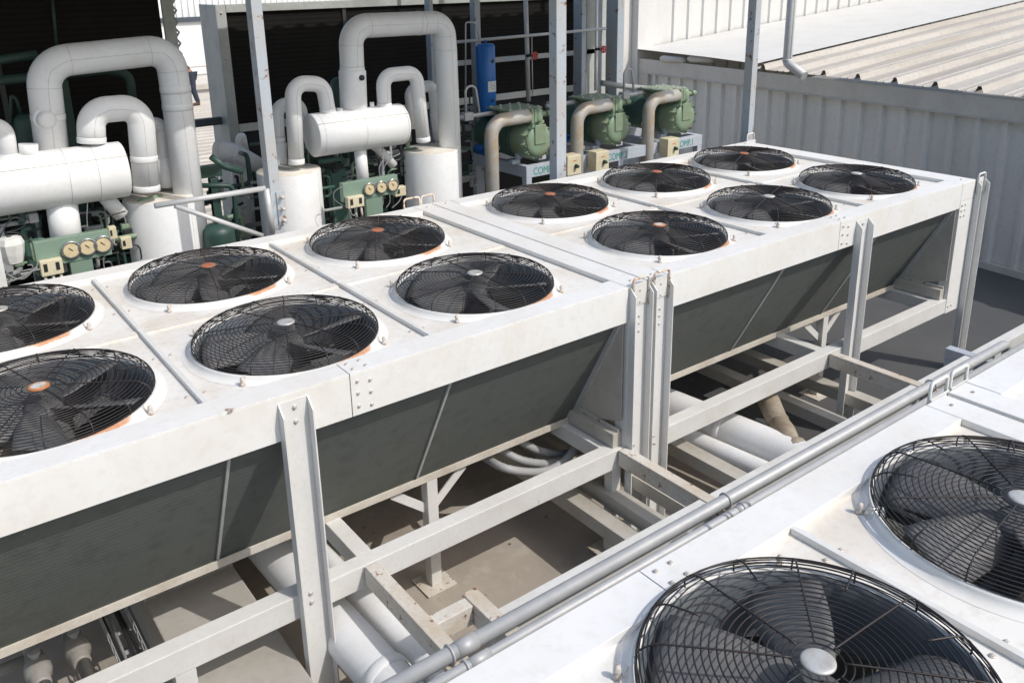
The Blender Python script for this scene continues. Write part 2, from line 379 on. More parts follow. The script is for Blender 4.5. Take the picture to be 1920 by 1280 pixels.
def deck_cell(mb, x0, x1, y0, y1, cx, cy, z, r=.468, n=48):
    # square plate with a round opening
    N = n; inner = [V((cx+r*math.cos(2*PI*k/N), cy+r*math.sin(2*PI*k/N), z)) for k in range(N)]; outer = []
    for k in range(N):
        a = 2*PI*k/N; dx, dy = math.cos(a), math.sin(a); t = 1e9
        if dx > 1e-9: t = min(t, (x1-cx)/dx)
        if dx < -1e-9: t = min(t, (x0-cx)/dx)
        if dy > 1e-9: t = min(t, (y1-cy)/dy)
        if dy < -1e-9: t = min(t, (y0-cy)/dy)
        outer.append(V((cx+dx*t, cy+dy*t, z)))
    corners = {}
    for k in range(N):
        p, q = outer[k], outer[(k+1) % N]
        if abs(p.x-q.x) > 1e-6 and abs(p.y-q.y) > 1e-6:
            corners[k] = V((x1 if max(p.x, q.x) > x1-1e-6 else x0, y1 if max(p.y, q.y) > y1-1e-6 else y0, z))
    vs = inner+outer; fs = []
    for k in range(N):
        j = (k+1) % N
        if k in corners: vs.append(corners[k]); fs.append((k, N+k, len(vs)-1, N+j, j))
        else: fs.append((k, N+k, N+j, j))
    mb.add(vs, fs)

def beam(name, mat, parent, x0, x1, y0, y1, z0, z1, bevel=.004): return box(x0, x1, y0, y1, z0, z1).build(name, mat, parent, bevel=bevel)

def channel(x0, x1, y, z0, z1, sgn=-1, dep=.05, t=.006, cut=.05):
    """open C channel leg, web in the plane y, flanges pointing to sgn, their tops cut at a slant"""
    mb = MB().box(x0, x1, min(y, y+t*-sgn), max(y, y+t*-sgn), z0, z1)
    for xa in (x0, x1-t):
        poly = [(xa, y+sgn*.0005, z0), (xa, y+sgn*dep, z0), (xa, y+sgn*dep, z1-cut), (xa, y+sgn*.0005, z1)]
        mb.prism(poly, (t, 0, 0))
    return mb

def handle(mb, xa, xb, y, z0, z1, r=.008):
    mb.tube(fillet([(xa, y, z0), (xa, y, z1), (xb, y, z1), (xb, y, z0)], .022, 5), r, 8)

def condenser(label, L0, F0, F1, L1, fans, caps, y0=-.597, y1=1.75, dz=0., legs=(), strips=(), group=None, hand_f=(), hand_b=(), splice=None, fan_rows=(0., 1.15), cut_at=None):
    """V coil condenser: L0..L1 full length with end beams, F0..F1 the long side plates"""
    cx = (F0+F1)/2; cy = (y0+y1)/2
    T = thing('condenser_unit', (cx, cy, FLOOR), label, 'condenser', group)
    zt = dz; zd = dz-.030; hf = .214; sp = cx if splice is None else splice
    # side plates with the top flange, in two lengths spliced together
    for ya, yb, side in ((y0, y0+.15, -1), (y1-.15, y1, 1)):
        yf = y0 if side < 0 else y1
        for xa, xb in ((F0, sp-.0015), (sp+.0015, F1)):
            mb = MB().box(xa, xb, ya, yb, zt-.004, zt)                      # flange
            mb.box(xa, xb, (yf if side < 0 else yf-.004), (yf+.004 if side < 0 else yf), zt-hf, zt-.0045)
            mb.box(xa, xb, (ya+.0045 if side < 0 else ya), (yb if side < 0 else yb-.0045), zt-hf, zt-hf+.004)
            yi = yb if side < 0 else ya
            mb.box(xa, xb, min(yi, yi-side*-.004), max(yi, yi-side*-.004), zt-.036, zt-.001)
            o = mb.build('side_plate', 'white', T, bevel=.0025)
            if xa > F0:
                for i, bx in enumerate((.035, .10)):
                    for bz in (.045, .105, .17): put(me_bolt, 'bolt', o, (sp+bx, yf+side*.001, zt-bz-i*.012), (PI/2*(1 if side < 0 else -1), 0, 0))
                    for by in (.035, .10): put(me_bolt, 'bolt', o, (sp+bx, yf-side*by, zt+.0005))
    # end beams and their drop plates
    for xa, xb in ((L0, F0-.003), (F1+.003, L1)):
        mb = MB().box(xa, xb, y0, y1, zt-.16, zt)
        o = mb.build('end_beam', 'white', T, bevel=.005)
        for by in (y0+.07, y1-.07): put(me_bolt, 'bolt', o, ((xa+xb)/2, by, zt+.0005))
    # corner plates down to the lower frame
    for xa, xb, s in ((L0, F0-.004, 1), (F1+.004, L1, -1)):
        xi = xb if s > 0 else xa
        for yf, side in ((y0, -1), (y1, 1)):
            mb = MB().box(xa, xb, min(yf, yf-side*.005), max(yf, yf-side*.005), dz-1.15, zt-.161)
            mb.box(min(xi, xi-s*.005), max(xi, xi-s*.005), min(yf-side*.006, yf-side*.09), max(yf-side*.006, yf-side*.09), dz-1.02, zt-.161)
            o = mb.build('corner_post', 'white', T, bevel=.002)
            if side < 0:
                for bx in (.03, .085):
                    for bz in (.03, .075, .125, 1.09): put(me_bolt, 'bolt', o, (xa+bx, yf-.001, dz-bz-.165 if bz < 1 else dz-bz), (PI/2, 0, 0))
    # deck plates, one per fan, with raised joints
    xs = sorted(set(fans)); cuts = [F0]+[(xs[i]+xs[i+1])/2 for i in range(len(xs)-1)]+[F1]
    if cut_at: cuts[1:-1] = list(cut_at)
    ym = cy
    for i in range(len(xs)):
        for j, fr in enumerate(fan_rows):
            mb = MB(); ya, yb = (y0+.15, ym-.002) if j == 0 else (ym+.002, y1-.15)
            deck_cell(mb, cuts[i], cuts[i+1], ya, yb, fans[i], fr, zd)
            mb.box(cuts[i]+.02, cuts[i+1]-.02, (yb-.028 if j == 0 else ya), (yb if j == 0 else ya+.028), zd+.0005, zd+.010)
            mb.build('deck_plate', 'deck', T)
    for c in cuts[1:-1]:
        mb = MB().box(c-.012, c+.012, y0+.151, ym-.005, zd+.0005, zd+.024).box(c-.012, c+.012, ym+.005, y1-.151, zd+.0005, zd+.024)
        o = mb.build('deck_joint', 'frame', T, bevel=.002)
        for by in (y0+.3, y0+.8, y1-.8, y1-.3): put(me_bolt, 'bolt', o, (c-.04, by, zd+.001)); put(me_bolt, 'bolt', o, (c+.04, by, zd+.001))
    for i, x in enumerate(fans):
        for j, fr in enumerate(fan_rows): add_fan(T, x, fr, caps[j][i], zd)
    # sloping coils with metal strips, bottom rails, end panels
    ce0, ce1 = F0+.02, F1-.04; zb = dz-1.0; zc = zt-hf+.02
    for side, yo in ((-1, y0), (1, y1)):
        yt, yl = yo-side*.035, yo-side*.462
        a, b = V((ce0, yt, zc)), V((ce0, yl, zb))
        th = V((0, -side*.05, -.02))
        poly = [a, b, b+th*1.0, a+th]
        mb = MB().prism(poly, (ce1-ce0, 0, 0)); mb.build('coil', 'coil', T)
        nrm = V((0, side*.86, -.50)).normalized()
        for sx in strips:
            p, q = V((sx, yt, zc))+nrm*.004, V((sx, yl, zb))+nrm*.004
            MB().bar(p, q, .014, .010, nrm).build('coil_strip', 'galv', T)
        for ex in (ce0-.012, ce1+.012):
            MB().bar(V((ex, yt, zc))+nrm*.002, V((ex, yl, zb))+nrm*.002, .024, .05, nrm).build('coil_strip', 'galv', T)
        yy = sorted((yl-side*-.02, yl-side*.06))
        mb = MB().box(ce0-.02, ce1+.02, yy[0], yy[1], dz-1.018, dz-.995)
        yv = yl-side*-.02
        mb.box(ce0-.02, ce1+.02, min(yv, yv+side*.004), max(yv, yv+side*.004), dz-1.03, dz-.985)
        mb.build('coil_rail', 'rail', T, bevel=.002)
    for ex, s in ((F0+.012, 1), (F1-.018, -1)):
        poly = [(ex, y0+.02, zt-.165), (ex, y1-.02, zt-.165), (ex, y1-.02, dz-.85), (ex, y1-.46, dz-.99), (ex, y0+.46, dz-.99), (ex, y0+.02, dz-.85)]
        MB().prism(poly, (.006, 0, 0)).build('end_panel', 'endpanel', T)
        MB().box(ex-.012 if s < 0 else ex+.006, ex if s < 0 else ex+.018, y0+.03, y1-.03, dz-.925, dz-.905).build('sill_lip', 'rusty_frame', T)
        xs0, xs1 = (ex-.05, ex+.02) if s < 0 else (ex-.014, ex+.056)
        MB().box(xs0, xs1, y0+.03, y1-.03, dz-1.018, dz-.926).build('end_sill', 'endpanel', T, bevel=.003)
    MB().box(ce0+.05, ce1-.05, y0+.51, y1-.51, dz-.985, dz-.975).build('drain_pan', 'frame', T)
    # lower frame
    zb1, zb0 = dz-1.02, dz-1.145
    for ya, yb in ((y0+.004, y0+.094), (y1-.094, y1-.004)):
        beam('lower_beam', 'frame', T, L0+.004, L1-.004, ya, yb, zb0, zb1)
    for xx in (F0+.02, cx, F1-.12):
        beam('cross_beam', 'frame', T, xx, xx+.085, y0+.0945, y1-.0945, zb0+.02, zb1-.003)
    # props with braces below the coil rail
    for px_ in (cx+.66, ):
        for side, yo in ((-1, y0+.44), (1, y1-.50)):
            o = MB().box(px_-.035, px_+.035, yo, yo+.07, FLOOR+.012, dz-1.03).build('prop', 'frame', T, bevel=.004)
            MB().box(px_-.10, px_+.10, yo-.06, yo+.13, FLOOR+.0045, FLOOR+.012).build('foot_plate', 'rusty_frame', o)
            MB().bar((px_-.03, yo+.035, dz-1.22), (px_-.24, yo+.035, dz-1.045), .05, .01, (0, 1, 0)).bar((px_+.03, yo+.035, dz-1.22), (px_+.24, yo+.035, dz-1.045), .05, .01, (0, 1, 0)).build('brace', 'frame', T)
    # legs
    for xa, xb, top in legs:
        for yf, side in ((y0-.002, -1), (y1+.002, 1)):
            o = channel(xa, xb, yf, FLOOR+.01, dz+top, side).build('leg', 'legpaint', T)
            ym_ = yf+side*.001
            for bz in (.035, .105): put(me_bolt, 'bolt', o, ((xa+xb)/2+.004, ym_-side*-.0, dz+top-bz), (PI/2*(1 if side < 0 else -1), 0, 0), (1.3, 1.3, 1.3))
            for bz in (1.03, 1.08): put(me_bolt, 'bolt', o, ((xa+xb)/2-.01, ym_, dz-bz), (PI/2*(1 if side < 0 else -1), 0, 0), (1.3, 1.3, 1.3))
    for xa, xb, rusty in hand_f:
        mb = MB(); handle(mb, xa, xb, y0-.015, dz-.13, dz+.045); mb.build('handle', 'handle' if rusty else 'frame', T)
        MB().box(xa-.005, xb+.005, y0-.009, y0-.0025, dz-.12, dz+.01).build('handle_plate', 'frame', T, bevel=.001)
    for xa, xb, rusty in hand_b:
        mb = MB(); handle(mb, xa, xb, y1+.015, dz-.13, dz+.07); mb.build('handle', 'handle' if rusty else 'frame', T)
        MB().box(xa-.005, xb+.005, y1+.0025, y1+.009, dz-.12, dz+.002).build('handle_plate', 'frame', T, bevel=.001)
    return T
M['rail'] = paint('coil_rail_paint', (.60, .56, .49), .55, dirt=(.42, .36, .28), da=.8, dscale=5, rust=.25, rscale=14)
M['endpanel'] = paint('end_panel_paint', (.50, .48, .43), .5, dirt=(.36, .32, .26), da=.7, dscale=2, rust=.2, rscale=8)
M['legpaint'] = paint('leg_paint', (.72, .72, .70), .45, dirt=(.56, .54, .50), da=.5, dscale=4, rust=.28, rscale=14, streak=(1, 1, .4))
O_, S_ = 'cap_orange', 'cap_silver'
GRP = 'white fan condensers on steel legs'
condenser('long white condenser filling the left side, nearer of the two in the long row', -1.87, -1.705, 1.79, 1.955,
    [-1.11, .0, 1.15], [['cap_rim', S_, S_], [S_, O_, O_]], legs=((-1.84, -1.70, -.02), (-.305, -.165, -.035), (1.80, 1.945, .0)), strips=(-.52, .61), group=GRP,
    hand_f=((1.815, 1.94, True),), hand_b=((1.72, 1.86, True), ), splice=.04)
condenser('white condenser at the far right end of the row, in front of the clad wall', 1.965, 2.13, 5.62, 5.84,
    [2.67, 3.86, 5.03], [['cap_rim', S_, S_], [O_, O_, O_]], legs=((1.97, 2.115, .0), (4.08, 4.235, -.035), (5.845, 5.99, .0)), strips=(3.33, 4.47), group=GRP,
    hand_f=((1.985, 2.11, True), (5.85, 5.965, False)), hand_b=((1.875, 1.99, True), (5.87, 5.98, False)), splice=3.88)
# near row: its back edge faces the open strip
def near(label, L0, F0, F1, L1, fans, splice, hb, legs):
    return condenser(label, L0, F0, F1, L1, fans, [[S_]*3, [S_]*3], y0=-4.64, y1=-2.315, dz=-.035, group=GRP, strips=(splice-.56, splice+.56),
        splice=splice, fan_rows=(-4.05, -2.90), cut_at=(splice-.555, splice+.555), hand_b=hb, legs=legs)
near('nearest white condenser in the bottom right corner, two large black fan guards in view', -1.80, -1.64, 1.80, 1.955, [-.96, .165, 1.295], .13, ((1.86, 2.0, False),), ((-.3, -.16, -.05),))
near('white condenser cut off by the right edge, beyond the small gap from the nearest one', 1.985, 2.14, 5.60, 5.76, [2.72, 3.86, 5.0], 3.87, ((2.03, 2.17, False),), ((4.1, 4.25, -.05),))

def scrap(parent, name, mat, c, r, n, seed, flat=1.):
    rnd = random.Random(seed); mb = MB(); bm = bmesh.new(); bmesh.ops.create_icosphere(bm, subdivisions=2, radius=r)
    for v in bm.verts: v.co *= 1+rnd.uniform(-.35, .3); v.co.z *= flat
    vs = [v.co+V(c) for v in bm.verts]; fs = [tuple(v.index for v in f.verts) for f in bm.faces]; bm.free()
    return mb.add(vs, fs).build(name, mat, parent)
units = [o for o in bpy.data.objects if o.name.startswith('condenser_unit')]
near_u = [o for o in units if 'nearest white' in o['label']][0]; left_u = [o for o in units if 'filling the left' in o['label']][0]
p = at(1643, 968, z=-.06); scrap(near_u, 'foil_tape', 'foil', p, .034, 0, 3)
p = at(434, 771, z=.0)+V((0, .02, -.001)); q_ = scrap(left_u, 'rusty_dent', 'dentm', p, .024, 0, 5, .06); 
# ------------------------------------------------------------------ steelwork and pipes between the rows
GS = 'white steel beams between the condenser rows'
def loose_beam(name, mat, x0, x1, y0, y1, z0, z1, label, group=GS, cat='beam', bevel=.004):
    return tag(box(x0, x1, y0, y1, z0, z1).build(name, mat, bevel=bevel), label, cat, group)
loose_beam('tie_beam', 'rusty_frame', .035, .105, -2.3, -.601, -1.125, -1.019, 'rust spotted beam from the long front frame to the near condenser, lowest in the photo')
loose_beam('tie_beam', 'rusty_frame', 1.735, 1.805, -2.3, -.601, -1.125, -1.019, 'rust scraped beam crossing in front of the paired legs at the condenser junction')
loose_beam('tie_beam', 'rusty_frame', 3.895, 3.965, -2.3, -.601, -1.125, -1.019, 'orange rusted beam beside the single leg of the far condenser')
loose_beam('long_beam', 'frame', .30, 5.85, -1.31, -1.225, -1.15, -1.028, 'long pale beam running just behind the two silver pipes', None)
loose_beam('stub_beam', 'rusty_frame', .106, .30, -1.14, -1.07, -1.13, -1.028, 'short thick beam with a rusty end near the lower pipe clamps', None)
loose_beam('stub_beam', 'rusty_frame', .301, .375, -1.75, -1.05, -1.14, -1.021, 'short heavily rusted beam passing under the silver pipes', None)
# beam of the far end, with an upright stub; the grey blue paints in their shade
e0 = at(1772, 652, z=-1.02)
et = loose_beam('end_tie_beam', 'skid', e0.x, e0.x+.08, -2.3, e0.y, -1.10, -1.02, 'beam at the far end, shade put in as grey blue colour, left of the bent end of the silver pipe')
box(e0.x+.002, e0.x+.078, e0.y-.09, e0.y-.004, FLOOR, -1.1005).build('stub_leg', 'skid', et, bevel=.004)
# lower rails running away under the condensers
G2 = 'lower channel rails under the junction'
for i, (xx, zz, lab) in enumerate(((1.50, -1.36, 'slotted dull channel rail under the junction, left of its neighbours'), (1.66, -1.30, 'grey channel rail between two others under the junction'), (1.86, -1.24, 'pale channel rail nearest the paired legs'),
                       (2.45, -1.34, 'grey channel rail beside the thin white pipe, right of the paired legs'), (3.75, -1.45, 'dim channel rail past the wrapped brown pipe'), (4.15, -1.42, 'dim channel rail behind the single leg of the far condenser'))):
    y_a = -1.9 if xx < 3 else -1.0
    mb = MB().box(xx, xx+.11, y_a, 1.2, zz-.005, zz).box(xx, xx+.006, y_a, 1.2, zz-.09, zz-.0055).box(xx+.104, xx+.11, y_a, 1.2, zz-.09, zz-.0055)
    tag(mb.build('channel_rail', 'endpanel', bevel=.001), lab, 'rail', G2)
# supports of the long front beams
for xx, lab in ((1.70, 'short square post with a rusty foot plate left of the paired legs'),):
    p = box(xx, xx+.07, -.59, -.52, FLOOR+.012, -1.146).build('short_post', 'frame', bevel=.004); tag(p, lab, 'post')
    box(xx-.07, xx+.14, -.66, -.45, FLOOR+.0045, FLOOR+.0115).build('foot_plate', 'rusty_frame', p)
def stripe_post(u, v, w, lab):
    pass
a = at(346, 1245, y=-.59)
p = box(a.x-.045, a.x+.045, -.59, -.52, FLOOR+.012, -1.146).build('short_post', 'frame', bevel=.004); tag(p, 'short square post under the front beam at the bottom left, left of the middle leg', 'post')
# silver pipes on clamps
def silver_pipe(y, z, r, x0, x1, lab, end=False, joints=()):
    T = thing('silver_pipe', ((x0+x1)/2, y, z), lab, 'pipe', 'galvanised pipes beside the near condenser')
    pts = [(x0, y, z), (x1, y, z)]
    if end: pts = fillet([(x0, y, z), (x1, y, z), (x1, y, z-.25)], .09, 8)
    MB().tube(pts, r, 20).build('pipe_run', 'galv', T)
    for jx in joints: MB().tube([(jx, y, z), (jx+.10, y, z)], r+.002, 20).build('coupling', 'galv', T)
    return T
p1y, p1z = -1.385, -.965
k1 = at(1365, 935, y=p1y); p1z = k1.z
silver_pipe(p1y, p1z+.0, .034, -3.0, at(1890, 645, y=p1y).x, 'thicker silver pipe running the length of the open strip, bent down at its far end', True, (at(850, 1205, y=p1y).x+.01,))
p2y = -1.475; p2z = at(1395, 950, y=p2y).z
silver_pipe(p2y, p2z, .024, -3.0, 6.2, 'thinner silver pipe nearest the near condenser', False, (at(880, 1230, y=p2y).x, at(1380, 955, y=p2y).x))
def clamp(x, y, z, r, lab):
    T = thing('pipe_clamp', (x, y, z), lab, 'clamp', 'pipe clamps on the tie beams')
    MB().tube([(x, y+(r+.004)*math.cos(a), z+(r+.004)*math.sin(a)) for a in [PI*2*k/20 for k in range(20)]], .006, 8, closed=True).build('ring', 'galv', T)
    MB().box(x-.03, x+.03, y-.045, y+.045, z-r-.014, z-r-.006).tube([(x, y, z-r-.01), (x, y, -1.03)], .007, 8).build('bracket', 'rusty_frame', T)
for uu, vv, y_, z_, r_2, lab in ((850, 1205, p1y, p1z, .034, 'clamp on the thicker pipe, nearest the bottom of the photo'), (880, 1230, p2y, p2z, .024, 'clamp on the thinner pipe, nearest the bottom of the photo'),
                       (1365, 935, p1y, p1z, .034, 'clamp on the thicker pipe, right of the paired legs'), (1395, 950, p2y, p2z, .024, 'clamp on the thinner pipe, right of the paired legs'),
                       (1748, 722, p1y, p1z, .034, 'clamp on the thicker pipe by the white lifting handles')):
    clamp(at(uu, vv, y=y_).x-.02, y_, z_, r_2, lab)
# insulated white pipes crossing below
def low_pipe(a, b, r, lab, joint=None):
    T = thing('insulated_pipe', (V(a)+V(b))/2, lab, 'pipe', 'white insulated pipes under the frames')
    MB().tube([V(a).lerp(V(b), k/6) for k in range(7)], r, 24).build('pipe_run', 'insul', T)
    if joint:
        d = (V(b)-V(a)).normalized(); p = V(a).lerp(V(b), joint)
        MB().tube([p-d*.03, p-d*.026, p+d*.026, p+d*.03], [r+.001, r+.007, r+.007, r+.001], 24).build('joint_band', 'insul', T)
    MB().tube([V(a)+V((r*.72, 0, r*.72)), V(b)+V((r*.72, 0, r*.72))], .0025, 4).build('seam', 'seam', T)
low_pipe((-.16, 1.5, -1.38), (-.02, -1.9, -1.38), .115, 'thick white pipe under the left condenser, right of its middle leg', .72)
low_pipe((.06, 1.5, -1.42), (.20, -1.9, -1.42), .062, 'thin white pipe alongside the thick one, right of the middle leg')
low_pipe((2.80, 1.5, -1.42), (3.18, -1.9, -1.42), .125, 'thick white pipe with a raised joint, right of the paired legs', .55)
low_pipe((2.58, 1.5, -1.46), (2.93, -1.9, -1.46), .068, 'thin white pipe beside the thick jointed one, right of the paired legs')
# wrapped brown pipe with a lumpy bend
q = [at(1428, 722, z=-1.30), at(1458, 790, z=-1.32), at(1490, 842, z=-1.36), at(1545, 862, z=-1.38), at(1640, 905, z=-1.40)]
wr = thing('wrapped_pipe', q[2], 'lumpy brown foil wrapped pipe bend under the far condenser', 'pipe')
path = [p for a_, b_ in zip(fillet(q, .3, 4), fillet(q, .3, 4)[1:]) for p in (a_, a_.lerp(b_, .5))]; rr = [.068+.012*math.sin(k*1.3) for k in range(len(path))]
MB().tube(path, rr, 18).build('pipe_run', 'wrap', wr)
# duct plate, cable tray and valves at the lower left
dt = thing('sheet_duct', (-.55, 0, FLOOR), 'flat grey sheet metal duct lying under the left condenser', 'duct')
box(-.80, -.33, -2.6, 1.2, FLOOR+.02, -1.38).build('casing', 'duct', dt, bevel=.006)
for yy in (-.95, .3): box(-.803, -.327, yy, yy+.03, FLOOR+.01, -1.374).build('joint_flange', 'duct', dt, bevel=.002)
ct = thing('cable_tray', (-.95, -.5, -1.37), 'perforated cable tray carrying cables, left of the flat duct', 'cable tray')
def tray_side(x):
    mb = MB(); y = -2.6
    mb.box(x, x+.003, -2.6, 1.2, -1.375, -1.36).box(x, x+.003, -2.6, 1.2, -1.315, -1.30)
    while y < 1.2: mb.box(x, x+.003, y, y+.03, -1.36, -1.315); y += .075
    return mb
tray_side(-1.02).build('tray_side', 'galv', ct); tray_side(-.90).build('tray_side', 'galv', ct)
y = -2.6
while y < 1.2: box(-1.017, -.90, y, y+.03, -1.376, -1.373).build('tray_rung', 'galv', ct); y += .16
for k in range(4):
    pts = [(-1.0+.025*k+.008*math.sin(j*.9+k*2), -2.6+j*.25, -1.36+.006*math.sin(j*1.7+k)) for j in range(16)]
    tag(MB().tube(pts, .008, 7).build('tray_cable', 'cable_grey' if k == 1 else 'cable'), ['black cable at the left side of the cable tray', 'pale grey cable in the cable tray', 'black cable right of the grey one in the tray', 'black cable at the right side of the tray'][k], 'cable', 'cables in the tray')
vp = thing('valve_pipework', (-1.25, .15, -1.35), 'grey drain pipework with two lumpy round valves at the bottom left', 'pipe')
for bx, bu in ((-1.335, 60), (-1.16, 130)):
    MB().tube([(bx, .55, -1.36), (bx, .26, -1.36)], .034, 16).build('pipe_run', 'conduit', vp)
    yv = .10 if bu == 60 else .13
    o = MB().lathe([(.034, -.12), (.042, -.11), (.042, -.06), (.054, -.045), (.060, -.02), (.060, .02), (.054, .045), (.042, .06), (.042, .11), (.034, .12)], (bx+.006, yv, -1.36), 'Y', 18, cap0=True, cap1=True).build('ball_valve', 'valve_pipe', vp)
    MB().lathe([(.018, 0), (.018, .02), (.028, .024), (.028, .040), (.001, .044)], (bx+.006, yv+.02, -1.305), 'Z', 8, smooth=False).build('valve_stem', 'conduit', o)
    MB().tube([(bx+.01, yv-.1, -1.36), (bx+.04, -2.4, -1.36)], .031, 16).build('pipe_run', 'valve_pipe', vp)
for zz, yy in ((-1.36, .36), (-1.43, .30)): MB().tube([(-2.4, yy, zz), (-1.10 if zz > -1.4 else -1.3, yy, zz)], .034 if zz > -1.4 else .028, 14).build('pipe_run', 'conduit', vp)
# flexible conduits looped under the junction
G3 = 'flexible conduits looped under the junction'
def conduit(pts, r, lab, mat='conduit'):
    P = []
    pts = [V(p) for p in pts]
    for i in range(len(pts)-1):                                          # catmull-rom
        p0 = pts[max(i-1, 0)]; p1 = pts[i]; p2 = pts[i+1]; p3 = pts[min(i+2, len(pts)-1)]
        for k in range(10):
            t = k/10; P.append(.5*((2*p1)+(p2-p0)*t+(2*p0-5*p1+4*p2-p3)*t*t+(3*p1-p0-3*p2+p3)*t**3))
    P.append(pts[-1])
    return tag(MB().tube(P, [r*(1+.05*(k % 2)) for k in range(len(P))], 10).build('flexible_conduit', mat), lab, 'conduit', G3)
for k, (du, dv, yb, lab) in enumerate(((0, 0, -.22, 'lowest of the grey flexible conduit loops, its front end sunlit'), (28, -16, -.12, 'grey flexible conduit in the middle of the loops'), (60, -34, -.06, 'grey flexible conduit at the back of the loops'))):
    pts = [at(890+du, 842+dv, y=.12), at(908+du, 856+dv, y=-.02), at(950+du, 878+dv, y=yb), at(1010+du*.7, 884+dv, y=yb), at(1052+du*.5, 868+dv*.8, y=yb), at(1078+du*.3, 838+dv*.6, y=yb+.02), at(1084+du*.2, 808+dv*.5, y=yb+.08), at(1078, 778, y=.10)]
    conduit(pts, .024, lab)

# ------------------------------------------------------------------ posts, canopy and hand rail behind the row
GPo = 'rust streaked blue grey canopy posts'
ZR = 1.96
for px_, w, lab in ((.75, .075, 'canopy post left of the row, with the hand rail bolted to it'), (3.415, .11, 'canopy post in front of the left compressor'), (6.075, .085, 'canopy post before the clad wall, behind the far condenser')):
    y_ = 1.93; t = thing('canopy_post', (px_, y_, FLOOR), lab, 'post', GPo)
    mb = MB().box(px_-w/2, px_+w/2, y_-.05, y_-.043, FLOOR, ZR).box(px_-w/2, px_+w/2, y_+.043, y_+.05, FLOOR, ZR).box(px_-w/2, px_-w/2+.007, y_-.0425, y_+.0425, FLOOR, ZR)
    mb.build('column', 'steel_blue', t, bevel=.0015)
    if px_ < 1:
        z1 = at(508, 362, y=1.87).z; z0 = at(512, 425, y=1.87).z
        o = box(px_+.0, px_+.062, y_-.0625, y_-.0505, z0, z1).build('splice_plate', 'steel_blue', t, bevel=.002)
        for k in range(3): put(me_nut, 'nut', o, (px_+.03, y_-.063, z0+(z1-z0)*(.15+.35*k)), (PI/2, 0, 0))
can = thing('canopy_roof', (1.5, 2.7, ZR), 'corrugated canopy roof above the machinery, out of view overhead', 'canopy')
mb = MB(); x = -7.
vs = []; n = 0
while x <= 6.9:
    for dx, z in ((0, 0), (.06, .035), (.12, .035), (.18, 0)): vs += [(x+dx, 1.72, ZR+.02+z), (x+dx, 4.15, ZR+.28+z)]; n += 1
    x += .25
mb.add(vs, [(2*i, 2*i+2, 2*i+3, 2*i+1) for i in range(n-1)]); mb.build('roof_sheet', 'roof', can)
# hand rail
hr = thing('hand_rail', at(420, 380, y=1.9), 'light grey tube rail and brace fixed to the left canopy post', 'rail')
for a, b, r in (((290, 386), (497, 353), .019), ((328, 386), (492, 442), .017), ((499, 354), (511, 436), .022)):
    MB().tube([at(*a, y=1.86), at(*b, y=1.86)], r, 14).build('rail_tube', 'steel_light', hr) if 'steel_light' in M else MB().tube([at(*a, y=1.86), at(*b, y=1.86)], r, 14).build('rail_tube', 'galv', hr)

# ------------------------------------------------------------------ insulated vessels, tanks and arches (machinery plane y about 3)
GA = 'white insulated pipe arches'
def arch(pts, y, r, lab, bend=.13, collars=(), yend=None, wide=None):
    P = [at(p[0], p[1], y=(p[2] if len(p) > 2 else y)) for p in pts]
    t = thing('pipe_arch', P[0], lab, 'pipe', GA)
    path = fillet(P, bend, 9)
    MB().tube(path, r, 28).build('pipe_run', 'insul', t)
    if len(P) > 3:
        wob = [p+V((0, -r*1.0005, 0))+V((.004*math.sin(i*.9), 0, .004*math.cos(i*1.3))) for i, p in enumerate(path)]
        MB().tube(wob, .0012, 4).build('seam', 'seam', t)
    nf = 10
    for i in range(1, len(P)-1):
        for idx in (1+(i-1)*nf, (i)*nf):
            if 0 < idx < len(path)-1 and r > .10:
                d = (path[idx+1]-path[idx-1]).normalized(); MB().tube([path[idx]-d*.0012, path[idx]+d*.0012], r+.0009, 28, caps=False).build('seam', 'seam', t)
    for i, fr in collars:
        a, b = P[i], P[i+1]; p = a.lerp(b, fr); d = (b-a).normalized()
        MB().tube([p-d*.022, p-d*.018, p+d*.018, p+d*.022], [r+.001, r+.0032, r+.0032, r+.001], 28).build('joint_band', 'insul', t)
        MB().tube([p+d*.023, p+d*.026], r+.0012, 28, caps=False).build('seam', 'seam', t)
    if wide:
        i, f0, f1, rw = wide; a, b = P[i], P[i+1]
        p, q_ = a.lerp(b, f0), a.lerp(b, f1)
        MB().tube([p, p.lerp(q_, .04), p.lerp(q_, .96), q_], [r+.001, rw, rw, r+.001], 28).build('sleeve', 'insul', t)
    return t
def vessel(u0, v0, u1, v1, y, r, lab, band=(.35, .8)):
    a, b = at(u0, v0, y=y), at(u1, v1, y=y); a.z = b.z = (a.z+b.z)/2
    t = thing('insulated_vessel', (a+b)/2, lab, 'tank', 'white horizontal vessels')
    d = (b-a).normalized()
    MB().tube([a, a+d*.008, b-d*.008, b], [r-.01, r, r, r-.01], 44).build('shell', 'insul', t)
    for k in band:
        p = a.lerp(b, k); MB().tube([p, p+d*.003], r+.0015, 44, caps=False).build('seam', 'seam', t)
    MB().tube([a+V((0, -r*.80, r*.605)), b+V((0, -r*.80, r*.605))], .0022, 4).build('seam', 'seam', t)
    return t
